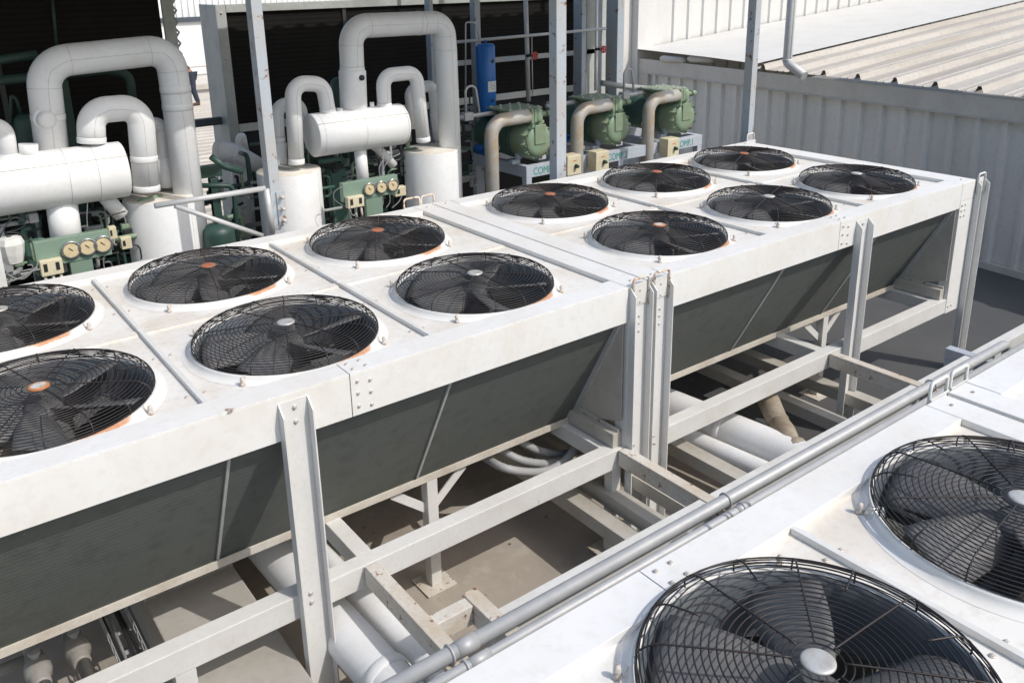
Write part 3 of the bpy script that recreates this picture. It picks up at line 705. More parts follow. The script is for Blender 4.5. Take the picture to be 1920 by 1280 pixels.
def tank(u, vtop, y, r, lab):
    p = at(u, vtop, y=y); t = thing('insulated_tank', (p.x, p.y, FLOOR), lab, 'tank', 'upright white insulated tanks')
    MB().lathe([(r, FLOOR+.05), (r, p.z-.012), (r-.004, p.z-.003)], (p.x, p.y, 0), n=48).build('shell', 'insul', t)
    MB().lathe([(r-.002, -.002), (r-.006, .004), (.001, .008)], (p.x, p.y, p.z-.003), n=48).build('lid', 'insul_top', t)
    MB().tube([(p.x+r*.999*math.cos(-.9), p.y+r*.999*math.sin(-.9), FLOOR+.1), (p.x+r*.999*math.cos(-.9), p.y+r*.999*math.sin(-.9), p.z-.01)], .002, 4).build('seam', 'seam', t)
    return t
YM = 3.0
vessel(-80, 362, 232, 315, 2.85, .205, 'large white vessel at the left edge under the big arch', (.62, .80))
vessel(584, 258, 752, 229, 2.95, .185, 'white vessel between the second and third upright tanks', (.06, .5, .97))
tank(298, 366, 3.05, .27, 'white tank behind the hand rail at the left')
tank(541, 318, 3.05, .27, 'white tank directly behind the left canopy post')
tank(809, 278, 3.05, .27, 'white tank at the right, beside the blue cylinder bay')
arch([(98, 285), (78, 118), (318, 92), (330, 175), (366, 470)], 3.0, .112, 'biggest pipe arch at the left, with a round knob on its leg', .19, ((0, .40), (2, .9), (3, .08)))
arch([(172, 268), (170, 208), (262, 200), (275, 355)], 2.86, .095, 'medium arch from the left vessel to the left tank', .125, ((0, .1), (2, .62), (2, .98)))
arch([(270, 236), (302, 232), (308, 292), (317, 350)], 3.15, .058, 'small pipe elbow standing on the left tank', .07, (), wide=(2, .02, .99, .082))
arch([(-30, 236), (8, 240), (17, 300)], 2.86, .06, 'short pipe elbow cut by the left edge', .09, ((1, .9),))
arch([(664, 215), (657, 50), (832, 42), (836, 94), (849, 400)], 3.0, .104, 'tall arch rising from the right vessel and dropping beside the right tank', .16, ((0, .52), (1, .72)), wide=(0, .05, .52, .118))
arch([(556, 308), (548, 156), (606, 158), (616, 216)], 2.95, .066, 'arch from the middle tank to the left end of the right vessel', .11, ((0, .04), (2, .86)))
arch([(721, 204), (718, 142), (780, 136), (794, 266)], 2.95, .064, 'arch from the right vessel down to the right tank', .10, ((0, .1), (2, .96)))
arch([(525, 320), (519, 200), (560, 190), (570, 240)], 3.35, .058, 'small arch behind the left canopy post', .09, ((0, .5),), wide=(0, .02, .45, .068))
arch([(776, 240), (768, 168), (812, 160), (825, 262)], 3.3, .056, 'small arch behind the right tank pipe', .08, ((2, .5),), wide=(2, .5, .98, .066))
# nubs, knobs and pipes under the vessels
def stub(pts, y, r, lab, mat='insul', name='pipe_stub', bend=.08):
    P = [at(p[0], p[1], y=y) for p in pts]
    return tag(MB().tube(fillet(P, bend, 6) if len(P) > 2 else P, r, 20).build(name, mat), lab, 'pipe')
stub([(54, 292), (53, 270)], 2.85, .062, 'short white nozzle on top of the left vessel')
kn = at(88, 225, y=2.88); tag(MB().lathe([(.06, .0), (.062, -.03), (.05, -.055), (.03, -.066), (.001, -.07)], kn+V((0, .03, 0)), 'Y', 24).lathe([(.082, .05), (.082, .0), (.062, -.002)], kn+V((0, .03, 0)), 'Y', 24).build('round_cap', 'insul'), 'round white cap on the leg of the biggest arch', 'cap')
stub([(114, 370), (128, 470)], 2.85, .105, 'white pipe under the left vessel behind the gauges')
stub([(185, 355), (228, 404)], 2.9, .055, 'slanting white pipe end under the left vessel')
stub([(674, 270), (682, 350)], 2.95, .055, 'white pipe under the right vessel behind the gauges')
stub([(685, 262), (708, 278), (738, 310)], 3.1, .042, 'curved white pipe hanging under the right vessel')
stub([(637, 212), (637, 203)], 2.95, .028, 'tiny white nozzle beside the tall arch')
stub([(698, 208), (697, 192)], 2.95, .02, 'tiny valve nozzle between the two arches on the right vessel')
tag(MB().lathe([(.024, 0), (.024, -.012), (.012, -.016), (.001, -.016)], at(678, 146, y=2.88), 'Y', 16).build('sight_glass', 'black'), 'small dark sight glass on the sleeve of the tall arch', 'gauge')
# gauge panels
def gauge_panel(u0, u1, vtop0, vtop1, y, h, lab, stem_u, box_u, gus, sw, swlab):
    a, b = at(u0, vtop0, y=y), at(u1, vtop1, y=y); z1 = (a.z+b.z)/2; z0 = z1-h
    t = thing('gauge_panel', ((a.x+b.x)/2, y, z0), lab, 'panel', 'green gauge panels')
    L = b.x-a.x
    box(a.x, b.x, y, y+.06, z0, z1).build('panel_box', 'panel_green', t, bevel=.004)
    sx = a.x+L*stem_u
    box(sx, sx+L*.30, y+.006, y+.05, z0-h*1.25, z0-.001).build('stem', 'panel_green', t, bevel=.003)
    for g in gus:
        c = V((a.x+L*g, y-.001, z0+h*.5))
        o = MB().lathe([(h*.33, .0), (h*.35, -.02), (h*.32, -.026), (h*.28, -.024)], c, 'Y', 28).build('gauge', 'chrome', t)
        MB().lathe([(h*.285, -.018), (.001, -.019)], c, 'Y', 28).build('dial', 'gauge', o)
        MB().bar(c+V((-h*.08, -.021, h*.10)), c+V((h*.05, -.021, -h*.04)), .005, .002, (0, 1, 0)).build('needle', 'black', o)
    bx = a.x+L*box_u[0]; bw = L*(box_u[1]-box_u[0])
    o = box(bx, bx+bw, y-.055, y-.001, z0-h*.28, z0+h*.32).build('pressure_switch', 'cream', t, bevel=.006)
    for k in (.14, .68): box(bx+bw*k, bx+bw*(k+.17), y-.058, y-.0555, z0-h*.10, z0+h*.2).build('switch_window', 'black', o)
    for k in (.15, .5, .85): MB().tube([(bx+bw*k, y-.03, z0-h*.28), (bx+bw*k+.005, y-.03, z0-h*.65), (bx+bw*k+.02, y-.01, z0-h*1.1)], .010, 8).build('fitting', 'rusty_frame', o)
    return t
gauge_panel(62, 203, 457, 429, 2.55, .185, 'green gauge panel at the left with three yellowed dials', .42, (.02, .31), (.46, .68, .89), None, '')
gauge_panel(642, 745, 345, 327, 2.6, .165, 'green gauge panel in the middle, left of the right tank', .40, (.02, .31), (.46, .68, .89), None, '')
def switch(u0, v0, u1, v1, y, lab):
    a, b = at(u0, v0, y=y), at(u1, v1, y=y); o = box(a.x, b.x, y, y+.06, b.z, a.z).build('pressure_switch', 'cream', bevel=.005); tag(o, lab, 'switch', 'loose pressure switches')
    box(a.x+(b.x-a.x)*.15, a.x+(b.x-a.x)*.4, y-.003, y-.0005, b.z+(a.z-b.z)*.3, b.z+(a.z-b.z)*.75).build('switch_window', 'black', o)
switch(203, 427, 221, 447, 2.75, 'grey switch box just right of the left gauge panel')
switch(226, 447, 249, 465, 2.75, 'cream switch box against the left tank')
switch(741, 352, 762, 366, 2.8, 'cream switch box between the middle gauge panel and the right tank')
bg = at(22, 470, y=2.55)
tag(MB().lathe([(.02, -.10), (.06, -.08), (.075, -.02), (.085, .05), (.07, .09), (.02, .10)], bg, n=9, smooth=False).build('wrapped_valve', 'bag'), 'valve wrapped in crumpled white plastic at the left edge', 'valve')
wp = at(4, 520, y=2.3); tag(box(wp.x-.09, wp.x+.02, 2.28, 2.34, FLOOR, at(0, 395, y=2.3).z-.05).build('white_post', 'frame', bevel=.004), 'narrow white post at the left edge beside the wrapped valve', 'post')
# thin cables and capillaries
GC = 'thin cables among the machinery'
def cable(pts, y, r, lab, mat='cable'):
    P = []; pp = [at(p[0], p[1], y=y) for p in pts]
    for i in range(len(pp)-1):
        p0 = pp[max(i-1, 0)]; p1 = pp[i]; p2 = pp[i+1]; p3 = pp[min(i+2, len(pp)-1)]
        for k in range(8):
            t = k/8; P.append(.5*((2*p1)+(p2-p0)*t+(2*p0-5*p1+4*p2-p3)*t*t+(3*p1-p0-3*p2+p3)*t**3))
    P.append(pp[-1]); return tag(MB().tube(P, r, 6).build('cable', mat), lab, 'cable', GC)
for pts, y_, r_3, lab, mt in (
    ([(2, 440), (20, 412), (38, 410), (46, 422), (30, 432), (10, 436)], 2.7, .004, 'looped black cable at the far left above the wrapped valve', 'cable'),
    ([(10, 436), (35, 438), (58, 452)], 2.7, .004, 'black cable curving to the left end of the left gauge panel', 'cable'),
    ([(8, 502), (20, 518), (45, 522), (68, 500), (72, 490)], 2.5, .005, 'cable sagging below the wrapped valve', 'cable_grey'),
    ([(12, 530), (45, 518), (60, 508), (75, 505)], 2.45, .006, 'cable running along the deck edge at the far left', 'cable_grey'),
    ([(163, 470), (166, 490), (168, 510)], 2.7, .004, 'cable dropping from the middle of the left gauge panel', 'cable_grey'),
    ([(172, 472), (185, 485), (196, 482), (205, 452)], 2.7, .005, 'pale cable looping right of the left gauge stem', 'cable_grey'),
    ([(206, 450), (200, 470), (194, 490), (196, 504)], 2.7, .005, 'pale cable from the grey switch box to the deck', 'cable_grey'),
    ([(164, 380), (163, 410), (165, 430)], 2.75, .003, 'thin line hanging behind the left white pipe', 'cable_grey'),
    ([(185, 413), (205, 405), (235, 396)], 2.8, .005, 'black line reaching to the slanting pipe end', 'cable'),
    ([(641, 350), (627, 360), (628, 375), (648, 388)], 2.6, .003, 'thin white line left of the middle gauge panel', 'cable_grey'),
    ([(660, 372), (656, 392), (662, 404), (668, 398), (668, 385)], 2.55, .006, 'pale looped cable under the middle switch box', 'cable_grey'),
    ([(717, 332), (718, 300), (716, 262)], 2.9, .006, 'thin upright line above the middle gauge panel', 'conduit'),
    ([(718, 328), (722, 310), (735, 296), (750, 288)], 2.9, .005, 'pale capillary bending right above the middle gauge panel', 'cable_grey'),
    ([(712, 330), (711, 315), (717, 302)], 2.9, .006, 'short hooked capillary above the middle gauge panel', 'cable_grey'),
    ([(754, 366), (748, 378), (735, 390)], 2.75, .005, 'grey cable below the right switch box', 'cable_grey'),
    ([(730, 362), (731, 378), (724, 390)], 2.75, .005, 'cable below the right end of the middle gauge panel', 'cable_grey'),
    ([(716, 364), (718, 380), (712, 394)], 2.7, .007, 'corroded line below the middle gauge panel', 'rusty_frame')):
    cable(pts, y_, r_3, lab, mt)

tag(box(-6, 3.6, 2.02, 4.0, FLOOR, -1.0).build('skylight_blocker', 'ground', bevel=.01), 'added low block, unseen behind the condensers, keeping skylight off the floor', 'skylight_blocker')  # added unseen block, cuts the skylight reaching the floor under the condensers
# dark machinery standing in the shade behind the vessels
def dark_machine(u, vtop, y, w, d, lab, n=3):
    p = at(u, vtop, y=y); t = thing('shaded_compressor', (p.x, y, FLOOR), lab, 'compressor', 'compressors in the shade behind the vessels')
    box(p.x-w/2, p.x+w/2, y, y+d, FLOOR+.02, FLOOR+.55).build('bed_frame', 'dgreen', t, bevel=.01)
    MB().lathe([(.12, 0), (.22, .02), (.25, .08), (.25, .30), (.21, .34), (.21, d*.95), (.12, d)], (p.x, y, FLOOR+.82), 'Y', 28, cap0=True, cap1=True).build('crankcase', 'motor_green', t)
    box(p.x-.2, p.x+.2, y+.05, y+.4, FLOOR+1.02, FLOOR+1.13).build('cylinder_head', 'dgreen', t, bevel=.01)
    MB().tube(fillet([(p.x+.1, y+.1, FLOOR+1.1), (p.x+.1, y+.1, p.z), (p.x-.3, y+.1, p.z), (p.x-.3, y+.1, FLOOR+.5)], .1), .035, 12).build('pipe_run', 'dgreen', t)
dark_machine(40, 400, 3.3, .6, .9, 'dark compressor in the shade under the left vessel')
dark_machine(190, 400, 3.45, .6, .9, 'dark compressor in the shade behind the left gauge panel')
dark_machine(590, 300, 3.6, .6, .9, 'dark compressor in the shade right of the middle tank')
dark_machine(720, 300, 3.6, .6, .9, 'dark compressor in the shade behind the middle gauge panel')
def pipework(u0, u1, v0, v1, y0_, y1_, seed, lab):
    rn = random.Random(seed); t = thing('small_pipework', at((u0+u1)/2, v1, y=y0_), lab, 'pipework', 'tangles of small pipes in the shade')
    for k in range(26):
        y_ = rn.uniform(y0_, y1_); u, v = rn.uniform(u0, u1), rn.uniform(v0, v1); p = at(u, v, y=y_)
        d1, d2 = rn.uniform(-.25, .25), rn.uniform(-.3, .3)
        pts = [p, p+V((d1, 0, 0)), p+V((d1, 0, d2)), p+V((d1+rn.uniform(-.2, .2), rn.uniform(0, .2), d2))]
        r = rn.choice((.006, .009, .014, .022)); mt = rn.choice(('green', 'dgreen', 'cable', 'conduit', 'motor_green', 'galv', 'cable_grey'))
        MB().tube(fillet(pts, .05, 4), r, 8).build('small_pipe', mt, t)
        if k % 3 == 0: box(p.x+d1-.03, p.x+d1+.03, y_-.03, y_+.03, p.z+d2-.04, p.z+d2+.03).build('valve_body', rn.choice(('green', 'conduit', 'black')), t, bevel=.006)
pipework(0, 60, 400, 520, 2.8, 3.2, 1, 'tangle of small pipes at the far left beside the wrapped valve')
pipework(150, 235, 400, 500, 2.9, 3.3, 2, 'tangle of small pipes between the left gauge panel and the left tank')
pipework(590, 650, 280, 390, 3.1, 3.5, 3, 'tangle of small pipes right of the middle tank')
pipework(690, 760, 280, 380, 3.1, 3.5, 4, 'tangle of small pipes left of the right tank')
pipework(385, 480, 330, 450, 3.3, 3.9, 5, 'tangle of small pipes behind the hand rail')
pipework(868, 905, 200, 330, 4.0, 4.4, 6, 'tangle of small pipes below the blue cylinder')
# upright green receivers
def receiver(u, v0, v1, y, r, lab, mat='dgreen'):
    a, b = at(u, v0, y=y), at(u, v1, y=y)
    return tag(MB().lathe([(.02, a.z+.03), (r*.6, a.z+.02), (r*.93, a.z-.01), (r, a.z-.05), (r, b.z+.04), (r*.9, b.z), (.02, b.z-.02)], (a.x, y, 0), n=28).build('green_receiver', mat), lab, 'tank', 'green receivers')
receiver(638, 150, 320, 3.7, .10, 'grey green cylinder behind the tall arch')
receiver(408, 425, 500, 2.9, .13, 'dark green cylinder at the foot of the stand, right of the left tank')
receiver(45, 220, 330, 3.7, .085, 'grey green cylinder behind the left vessel')
def pipe(pts, y, r, lab, mat='dgreen', bend=.08, cat='pipe', grp=None, name='pipe', n=16):
    P = [at(p[0], p[1], y=(p[2] if len(p) > 2 else y)) for p in pts]
    return tag(MB().tube(fillet(P, bend, 7) if len(P) > 2 else P, r, n).build(name, mat), lab, cat, grp)
pipe([(-30, 118), (70, 102)], 3.8, .036, 'upper dark green pipe at the left edge', name='green_pipe')
pipe([(-30, 154), (200, 131), (243, 139), (250, 205)], 3.75, .036, 'dark green pipe seen through the biggest arch, bending down', bend=.10, name='green_pipe')
pipe([(21, 235), (20, 178), (30, 185), (40, 215)], 3.7, .012, 'thin green hooked line at the left', name='green_pipe')
pipe([(97, -10), (106, 84)], 4.05, .012, 'thin upright green rod on the left screen', name='green_pipe')
a = at(112, 150, y=3.8); tag(box(a.x-.02, a.x+.06, 3.8, 3.87, FLOOR, a.z).build('green_post', 'dgreen', bevel=.004), 'dark green post inside the biggest arch', 'post')
a = at(334, 95, y=3.3); tag(MB().tube(fillet([(a.x-.25, 3.3, a.z+.02), (a.x+.01, 3.3, a.z+.02), (a.x+.03, 3.3, FLOOR)], .12), .034, 14).build('green_pipe', 'dgreen'), 'dark green upright pipe hugging the right leg of the biggest arch', 'pipe')
pipe([(396, 294, 2.9), (420, 312, 2.9), (455, 322, 2.9)], 2.9, .026, 'green valve pipe pointing left behind the hand rail', name='green_pipe')
pipe([(366, 348), (434, 348), (440, 370), (446, 470)], 3.2, .022, 'green elbow pipe above the hand rail', bend=.05, name='green_pipe')
a = at(366, 322, y=3.3); b = at(416, 316, y=3.3); tag(box(a.x, b.x, 3.3, 3.38, a.z-.07, a.z+.03).build('green_beam', 'dgreen', bevel=.004), 'dark green beam end left of the middle tank', 'beam')
a = at(402, 335, y=3.3); tag(box(a.x-.035, a.x+.035, 3.31, 3.37, FLOOR, a.z).build('green_post', 'dgreen', bevel=.004), 'dark green stand post below the green beam end', 'post')
stub([(404, 284), (440, 286), (452, 310), (462, 440)], 4.1, .095, 'dull white bent pipe left of the middle tank', bend=.14)
stub([(446, 288), (498, 318)], 4.0, .078, 'dull insulated pipe end behind the left canopy post')
# stands below the receiver, green
a = at(620, 320, y=3.2); tag(box(a.x, a.x+.15, 3.2, 3.3, FLOOR, a.z).build('green_post', 'motor_green', bevel=.004), 'wide dark green stand left of the middle gauge panel', 'post')

# ------------------------------------------------------------------ tall dark screens behind
def screen(u0, u1, y, ztop, dep, bottom_uv, lab, mull=(), edge=None):
    x0, x1 = at(u0, 150, y=y).x, at(u1, 150, y=y).x
    zb = at(*bottom_uv, y=y).z if bottom_uv else -1.0
    t = thing('coil_screen', ((x0+x1)/2, y, FLOOR), lab, 'screen', 'tall dark coil screens')
    box(x0+.02, x1-.02, y+.03, y+.30, zb+.01, ztop-.02).build('fill', 'screen', t)
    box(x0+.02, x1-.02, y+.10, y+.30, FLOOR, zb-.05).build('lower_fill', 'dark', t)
    for xa in (x0-.10, x1): box(xa, xa+.10, y, y+.04, FLOOR, ztop).build('frame_side', 'screenframe', t, bevel=.004)
    box(x0, x1, y-.005, y+.05, ztop-.08, ztop).build('frame_top', 'screenframe', t, bevel=.004)
    box(x0, x1, y-.005, y+.05, zb-.05, zb+.03).build('frame_bottom', 'railw', t, bevel=.004)
    box(x0-.104, x0-.0995, y+.001, y+dep, FLOOR, ztop).build('side_panel', 'screenframe', t)
    mb = MB()
    for m_ in mull: mb = box(x0+(x1-x0)*m_-.02, x0+(x1-x0)*m_+.02, y+.012, y+.0295, zb+.031, ztop-.081); mb.build('mullion', 'dark2', t)
    return t, x0, x1, zb
M['railw'] = paint('white_rail', (.55, .56, .54), .5, dirt=(.40, .38, .33), da=.6, dscale=3, rust=.2)
M['dark2'] = paint('dark_mullion', (.045, .05, .05), .5)
M['steel_light'] = M['galv']
s1, x0, x1, zb = screen(-400, 322, 4.2, 2.6, .5, None, 'dark coil screen filling the top left corner', (.5,))
# scalloped sheet edge beside the left screen
mb = MB(); zz = -1.7
while zz < 2.5: mb.tube([(x1+.10, 4.22, zz), (x1+.125, 4.22, zz+.03), (x1+.10, 4.22, zz+.06)], .010, 6); zz += .095
mb.build('corrugated_edge', 'screenframe', s1)
ztop2 = at(560, 4, y=5.0).z
s2, x0, x1, zb = screen(438, 1098, 5.0, ztop2+.0, .5, (861, 190), 'dark coil screen behind the tall arch, with a pale frame', (.27,))
# extension of screen above its right part (taller bay)
a = at(985, 10, y=5.0)
# second screen left side flanges
xs0 = at(385, 30, y=5.4).x
for k in range(7): put(me_bolt, 'bolt', s2, (x0-.05, 4.998, FLOOR+.9+k*.45), (PI/2, 0, 0), (1.5, 1.5, 1.5))
pipe([(447, 300), (447, 258), (455, 252), (462, 285)], 4.6, .03, 'pale bent pipe at the foot of the second screen', 'insul', .05)
# cross bar in the gap between the screens
a, b = at(360, 235, y=5.2), at(412, 228, y=5.2); tag(box(a.x-.2, b.x+.3, 5.2, 5.26, a.z-.03, a.z+.05).build('cross_bar', 'darkbar', bevel=.004), 'dark bar bridging the gap between the two screens', 'bar')

# ------------------------------------------------------------------ compressors on their skid
YS = 3.2
sa, sb = at(987, 312, y=YS), at(1317, 253, y=YS)
zs = (sa.z+sb.z)/2; hb = .13
sk = thing('compressor_skid', ((sa.x+sb.x)/2, YS+.4, FLOOR), 'blue grey steel skid lettered for three compressors', 'skid')
beamx = lambda n, x0, x1, y0, y1: box(x0, x1, y0, y1, zs-hb, zs).build(n, 'skid', sk, bevel=.004)
beamx('front_beam', sa.x, sb.x, YS, YS+.07); beamx('back_beam', sa.x, sb.x, YS+.95, YS+1.02)
nb = 3
for k in range(nb):
    for f in (0, .62):
        xx = sa.x+(sb.x-sa.x-.07)*(k+f)/(nb-.38)
        beamx('cross_beam', xx, xx+.07, YS+.0705, YS+.9495)
    xx = sa.x+(sb.x-sa.x-.08)*(k+.0)/(nb-1)
    for yy in (YS+.002, YS+.94): box(xx, xx+.075, yy, yy+.075, FLOOR, zs-hb-.0005).build('leg', 'skid', sk, bevel=.004)
def text(s, loc, size, parent, mat, sx=.8):
    c = bpy.data.curves.new('lettering', 'FONT'); c.body = s; c.size = size; c.extrude = .0006
    o = bpy.data.objects.new('tmp', c); col.objects.link(o); bpy.context.view_layer.update()
    me = bpy.data.meshes.new_from_object(o.evaluated_get(bpy.context.evaluated_depsgraph_get())); bpy.data.objects.remove(o); bpy.data.curves.remove(c)
    me.materials.clear(); me.materials.append(M[mat]); me.name = 'lettering'
    p = put(me, 'lettering', parent, loc, (PI/2, 0, 0), (sx, 1, 1)); return p
for s, u, v in (('COMP.3', 1000, 323), ('COMP.2', 1139, 299), ('COMP.1', 1268, 271)):
    p = at(u, v, y=YS-.002); text(s, (p.x, YS-.0015, zs-hb+.022), .115, sk, 'teal', .78)
def compressor(x, lab, blue):
    z = zs+.03; y = YS+.05
    t = thing('compressor', (x, y+.4, zs), lab, 'compressor', 'green piston compressors on the skid')
    cz = z+.205
    # bell shaped crank end with bolted cover
    MB().lathe([(.150, .0), (.178, .012), (.188, .05), (.200, .16), (.205, .22), (.19, .23)], (x, y, cz), 'Y', 40).build('crank_housing', 'green', t)
    MB().lathe([(.001, -.034), (.11, -.030), (.148, -.022), (.158, -.008), (.160, .004)], (x, y, cz), 'Y', 40).build('end_cover', 'green', t)
    box(x-.07, x+.07, y-.043, y-.031, cz-.03, cz+.165).build('cover_rib', 'green', t, bevel=.01)
    mb = MB()
    for k in range(12):
        a = 2*PI*k/12+.13; p = V((x+.172*math.cos(a), y-.02, cz+.172*math.sin(a)))
        mb.lathe([(.014, 0), (.014, .03), (.001, .031)], p+V((0, -.003, 0)), 'Y', 8)
        q = V((x+.186*math.cos(a), y+.03, cz+.186*math.sin(a))); mb.tube([p+V((0, .01, 0)), q+V((0, .14, 0))], [.016, .009], 8)
    mb.build('bolt_lug', 'green', t)
    mb = MB()
    for k in range(5): mb.lathe([(.19, 0), (.213, .006), (.213, .014), (.19, .02)], (x, y+.235+k*.034, cz), 'Y', 36)
    mb.build('cooling_rib', 'motor_green', t)
    MB().lathe([(.19, .225), (.19, .42), (.205, .425), (.205, .80), (.18, .84), (.12, .85)], (x, y, cz), 'Y', 36, cap1=True).build('motor_body', 'motor_green', t)
    for sx in (-1, 1): box(x+sx*.17-.05, x+sx*.17+.05, y+.14, y+.20, z-.03, z+.012).box(x+sx*.12-.03, x+sx*.12+.03, y+.15, y+.19, z+.012, z+.09).build('foot', 'skid', t, bevel=.003)
    # heads
    box(x-.24, x+.10, y+.10, y+.42, cz+.185, cz+.30).build('cylinder_block', 'green', t, bevel=.012)
    box(x-.30, x+.125, y+.08, y+.46, cz+.3005, cz+.322).build('head_cover', 'green', t, bevel=.006)
    box(x-.085, x+.085, y-.0, y+.07, cz+.13, cz+.20).build('neck', 'green', t, bevel=.008)
    for ax_ in (-.26, -.14, -.02, .09):
        for ay_ in (.11, .27, .43): put(me_bolt, 'bolt', t, (x+ax_, y+ay_, cz+.3225), (0, 0, 0), (1.6, 1.6, 1.6))
    box(x-.10, x+.10, y+.075, y+.0985, cz+.215, cz+.285).build('name_plate', 'label', t, bevel=.002)
    # suction valve at the front
    o = box(x-.12, x-.085, y-.05, y+.075, cz+.19, cz+.33).build('pipe_flange', 'green', t, bevel=.006)
    box(x-.08, x-.05, y-.05, y+.07, cz+.195, cz+.325).build('pipe_flange', 'green', t, bevel=.006)
    MB().lathe([(.05, 0), (.055, .02), (.055, .10), (.04, .12), (.02, .13)], (x+.0, y+.01, cz+.20), n=16, cap1=True).tube([(x-.05, y+.01, cz+.26), (x+.12, y+.01, cz+.26)], .026, 12).tube([(x+.11, y+.01, cz+.26), (x+.19, y+.01, cz+.262)], [.036, .022], 12).build('stop_valve', 'green', t)
    # foil wrapped line
    pl = MB().tube(fillet([(x-.121, y+.01, cz+.262), (x-.57, y+.01, cz+.25), (x-.57, y+.01, FLOOR+.3)], .15, 9), .068, 22).build('wrapped_line', 'silver', t)
    if blue: tag(MB().lathe([(.05, 0), (.05, .18)], (x-.33, y+.42, cz-.12), 'Y', 16, cap1=True).lathe([(.042, -.004), (.02, -.006), (.02, .0)], (x-.33, y+.42, cz-.12), 'Y', 16).build('oil_filter', 'blue', t))
    MB().lathe([(.04, 0), (.04, .02), (.02, .02)], (x-.22, y+.40, cz-.10), 'Y', 16, cap0=True).build('sight_glass', 'label', t)
    # hose loop and valve behind
    MB().tube(fillet([(x-.62, y+.35, cz+.28), (x-.62, y+.35, cz+.56), (x-.50, y+.35, cz+.56), (x-.46, y+.35, cz+.28)], .06, 8), .012, 8).tube([(x-.70, y+.35, cz+.27), (x-.25, y+.35, cz+.27)], .022, 8).box(x-.66, x-.56, y+.31, y+.39, cz+.235, cz+.31).build('relief_loop', 'galv', t)
    box(x-.10, x+.05, y+.421, y+.44, cz+.15, cz+.22).build('terminal_box', 'motor_green', t, bevel=.004)
    t.scale = (1.07, 1.07, 1.07)
    return t
cs = (at(1008, 255, y=YS+.03), at(1157, 232, y=YS+.03), at(1282, 208, y=YS+.03))
compressor(cs[0].x, 'green compressor left of the second canopy post', True)
compressor(cs[1].x, 'green compressor just right of the second canopy post', True)
compressor(cs[2].x, 'green compressor furthest right, against the clad wall', False)
for u, v, lab in ((1077, 310, 'cream starter box touching the second canopy post'), (1130, 302, 'cream starter box between the other two'), (1263, 277, 'cream starter box below the right compressor')):
    p = at(u, v, y=3.05); t = thing('starter_box', (p.x, 3.12, p.z), lab, 'electrical box', 'cream starter boxes on the skid')
    box(p.x-.10, p.x+.10, 3.05, 3.195, p.z-.11, p.z+.11).build('casing', 'cream', t, bevel=.008)
    o = MB().lathe([(.022, 0), (.022, -.02), (.016, -.045), (.001, -.047)], (p.x+.02, 3.05, p.z-.01), 'Y', 14).build('switch_knob', 'dgreen', t)
    box(p.x-.02, p.x+.03, 3.047, 3.0498, p.z+.045, p.z+.055).build('tag', 'orange', t)

# ------------------------------------------------------------------ behind the skid: blue cylinder, posts, valves
a, b = at(910, 84, y=3.95), at(912, 205, y=3.95); r = .105
bc = thing('blue_cylinder', (a.x, 3.95, b.z-.1), 'blue upright cylinder with a white label', 'cylinder')
MB().lathe([(.02, a.z+.012), (r*.8, a.z+.008), (r, a.z-.02), (r, b.z-.05), (r*.9, b.z-.07), (.02, b.z-.08)], (a.x, 3.95, 0), n=32).tube([(a.x, 3.95, a.z), (a.x, 3.95, a.z+.05)], .014, 8).build('shell', 'blue', bc)
mb = MB(); vs = []; z0, z1 = at(920, 173, y=3.85).z, at(920, 153, y=3.85).z
for k in range(9):
    an = -PI/2-.45+k*.22; vs += [(a.x+(r+.002)*math.cos(an), 3.95+(r+.002)*math.sin(an), z0), (a.x+(r+.002)*math.cos(an), 3.95+(r+.002)*math.sin(an), z1)]
o = mb.add(vs, [(2*i, 2*i+2, 2*i+3, 2*i+1) for i in range(8)], True).build('paper_label', 'label', bc)
mb = MB()
for k in range(4):
    zz = z1-.03-k*.02; mb.add([(a.x-.02+.02*(k % 2), 3.95-r-.0035, zz), (a.x+.045, 3.95-r-.0015+.006, zz), (a.x+.045, 3.95-r-.0015+.006, zz+.006), (a.x-.02+.02*(k % 2), 3.95-r-.0035, zz+.006)], [(0, 1, 2, 3)])
mb.build('small_print', 'black', o)
for v in (115, 188):
    p = at(922, v, y=3.86); MB().lathe([(.02, .02), (.02, -.02), (.012, -.024), (.001, -.024)], p, 'Y', 12).build('brass_port', 'black', bc)
def upright(u0, u1, v, y, lab, mat='steel_blue', dep=.1, top=ZR, grp='blue grey uprights behind the skid', name='steel_upright'):
    a, b = at(u0, v, y=y), at(u1, v, y=y)
    o = MB().box(a.x, b.x, y, y+.006, FLOOR, top).box(a.x, a.x+.006, y+.0065, y+dep, FLOOR, top).build(name, mat, bevel=.001); return tag(o, lab, 'post', grp)
upright(891, 901, 50, 4.55, 'blue grey upright left of the blue cylinder top', 'steel_blue')
upright(805, 812, 20, 4.6, 'blue grey upright seen inside the tall arch', 'steel_blue')
upright(1091, 1099, 60, 4.5, 'blue grey upright right of the second canopy post', 'steel_blue', .16)
upright(1158, 1170, 60, 4.55, 'wide blue grey upright against the building corner', 'steel_blue', .22)
upright(1100, 1121, 60, 4.7, 'light grey wide column behind the red valves', 'screenframe', .1)
upright(1129, 1137, 60, 5.6, 'thin grey upright at the gap with the distant view', 'screenframe', .1)
pipe([(985, -20), (991, 190)], 4.5, .028, 'grey upright pipe behind the left compressor', 'galv', name='grey_pipe')
pipe([(1119, -20), (1117, 170)], 4.6, .022, 'light upright pipe beside the right red valve', 'insul', name='grey_pipe')
pipe([(850, 80), (1136, 54)], 4.4, .018, 'thin horizontal pipe above the blue cylinder', 'galv', name='grey_pipe')
pipe([(873, 185), (873, 42), (891, 43), (899, 74)], 4.35, .008, 'thin hooked line left of the blue cylinder', 'galv', .03, name='grey_pipe')
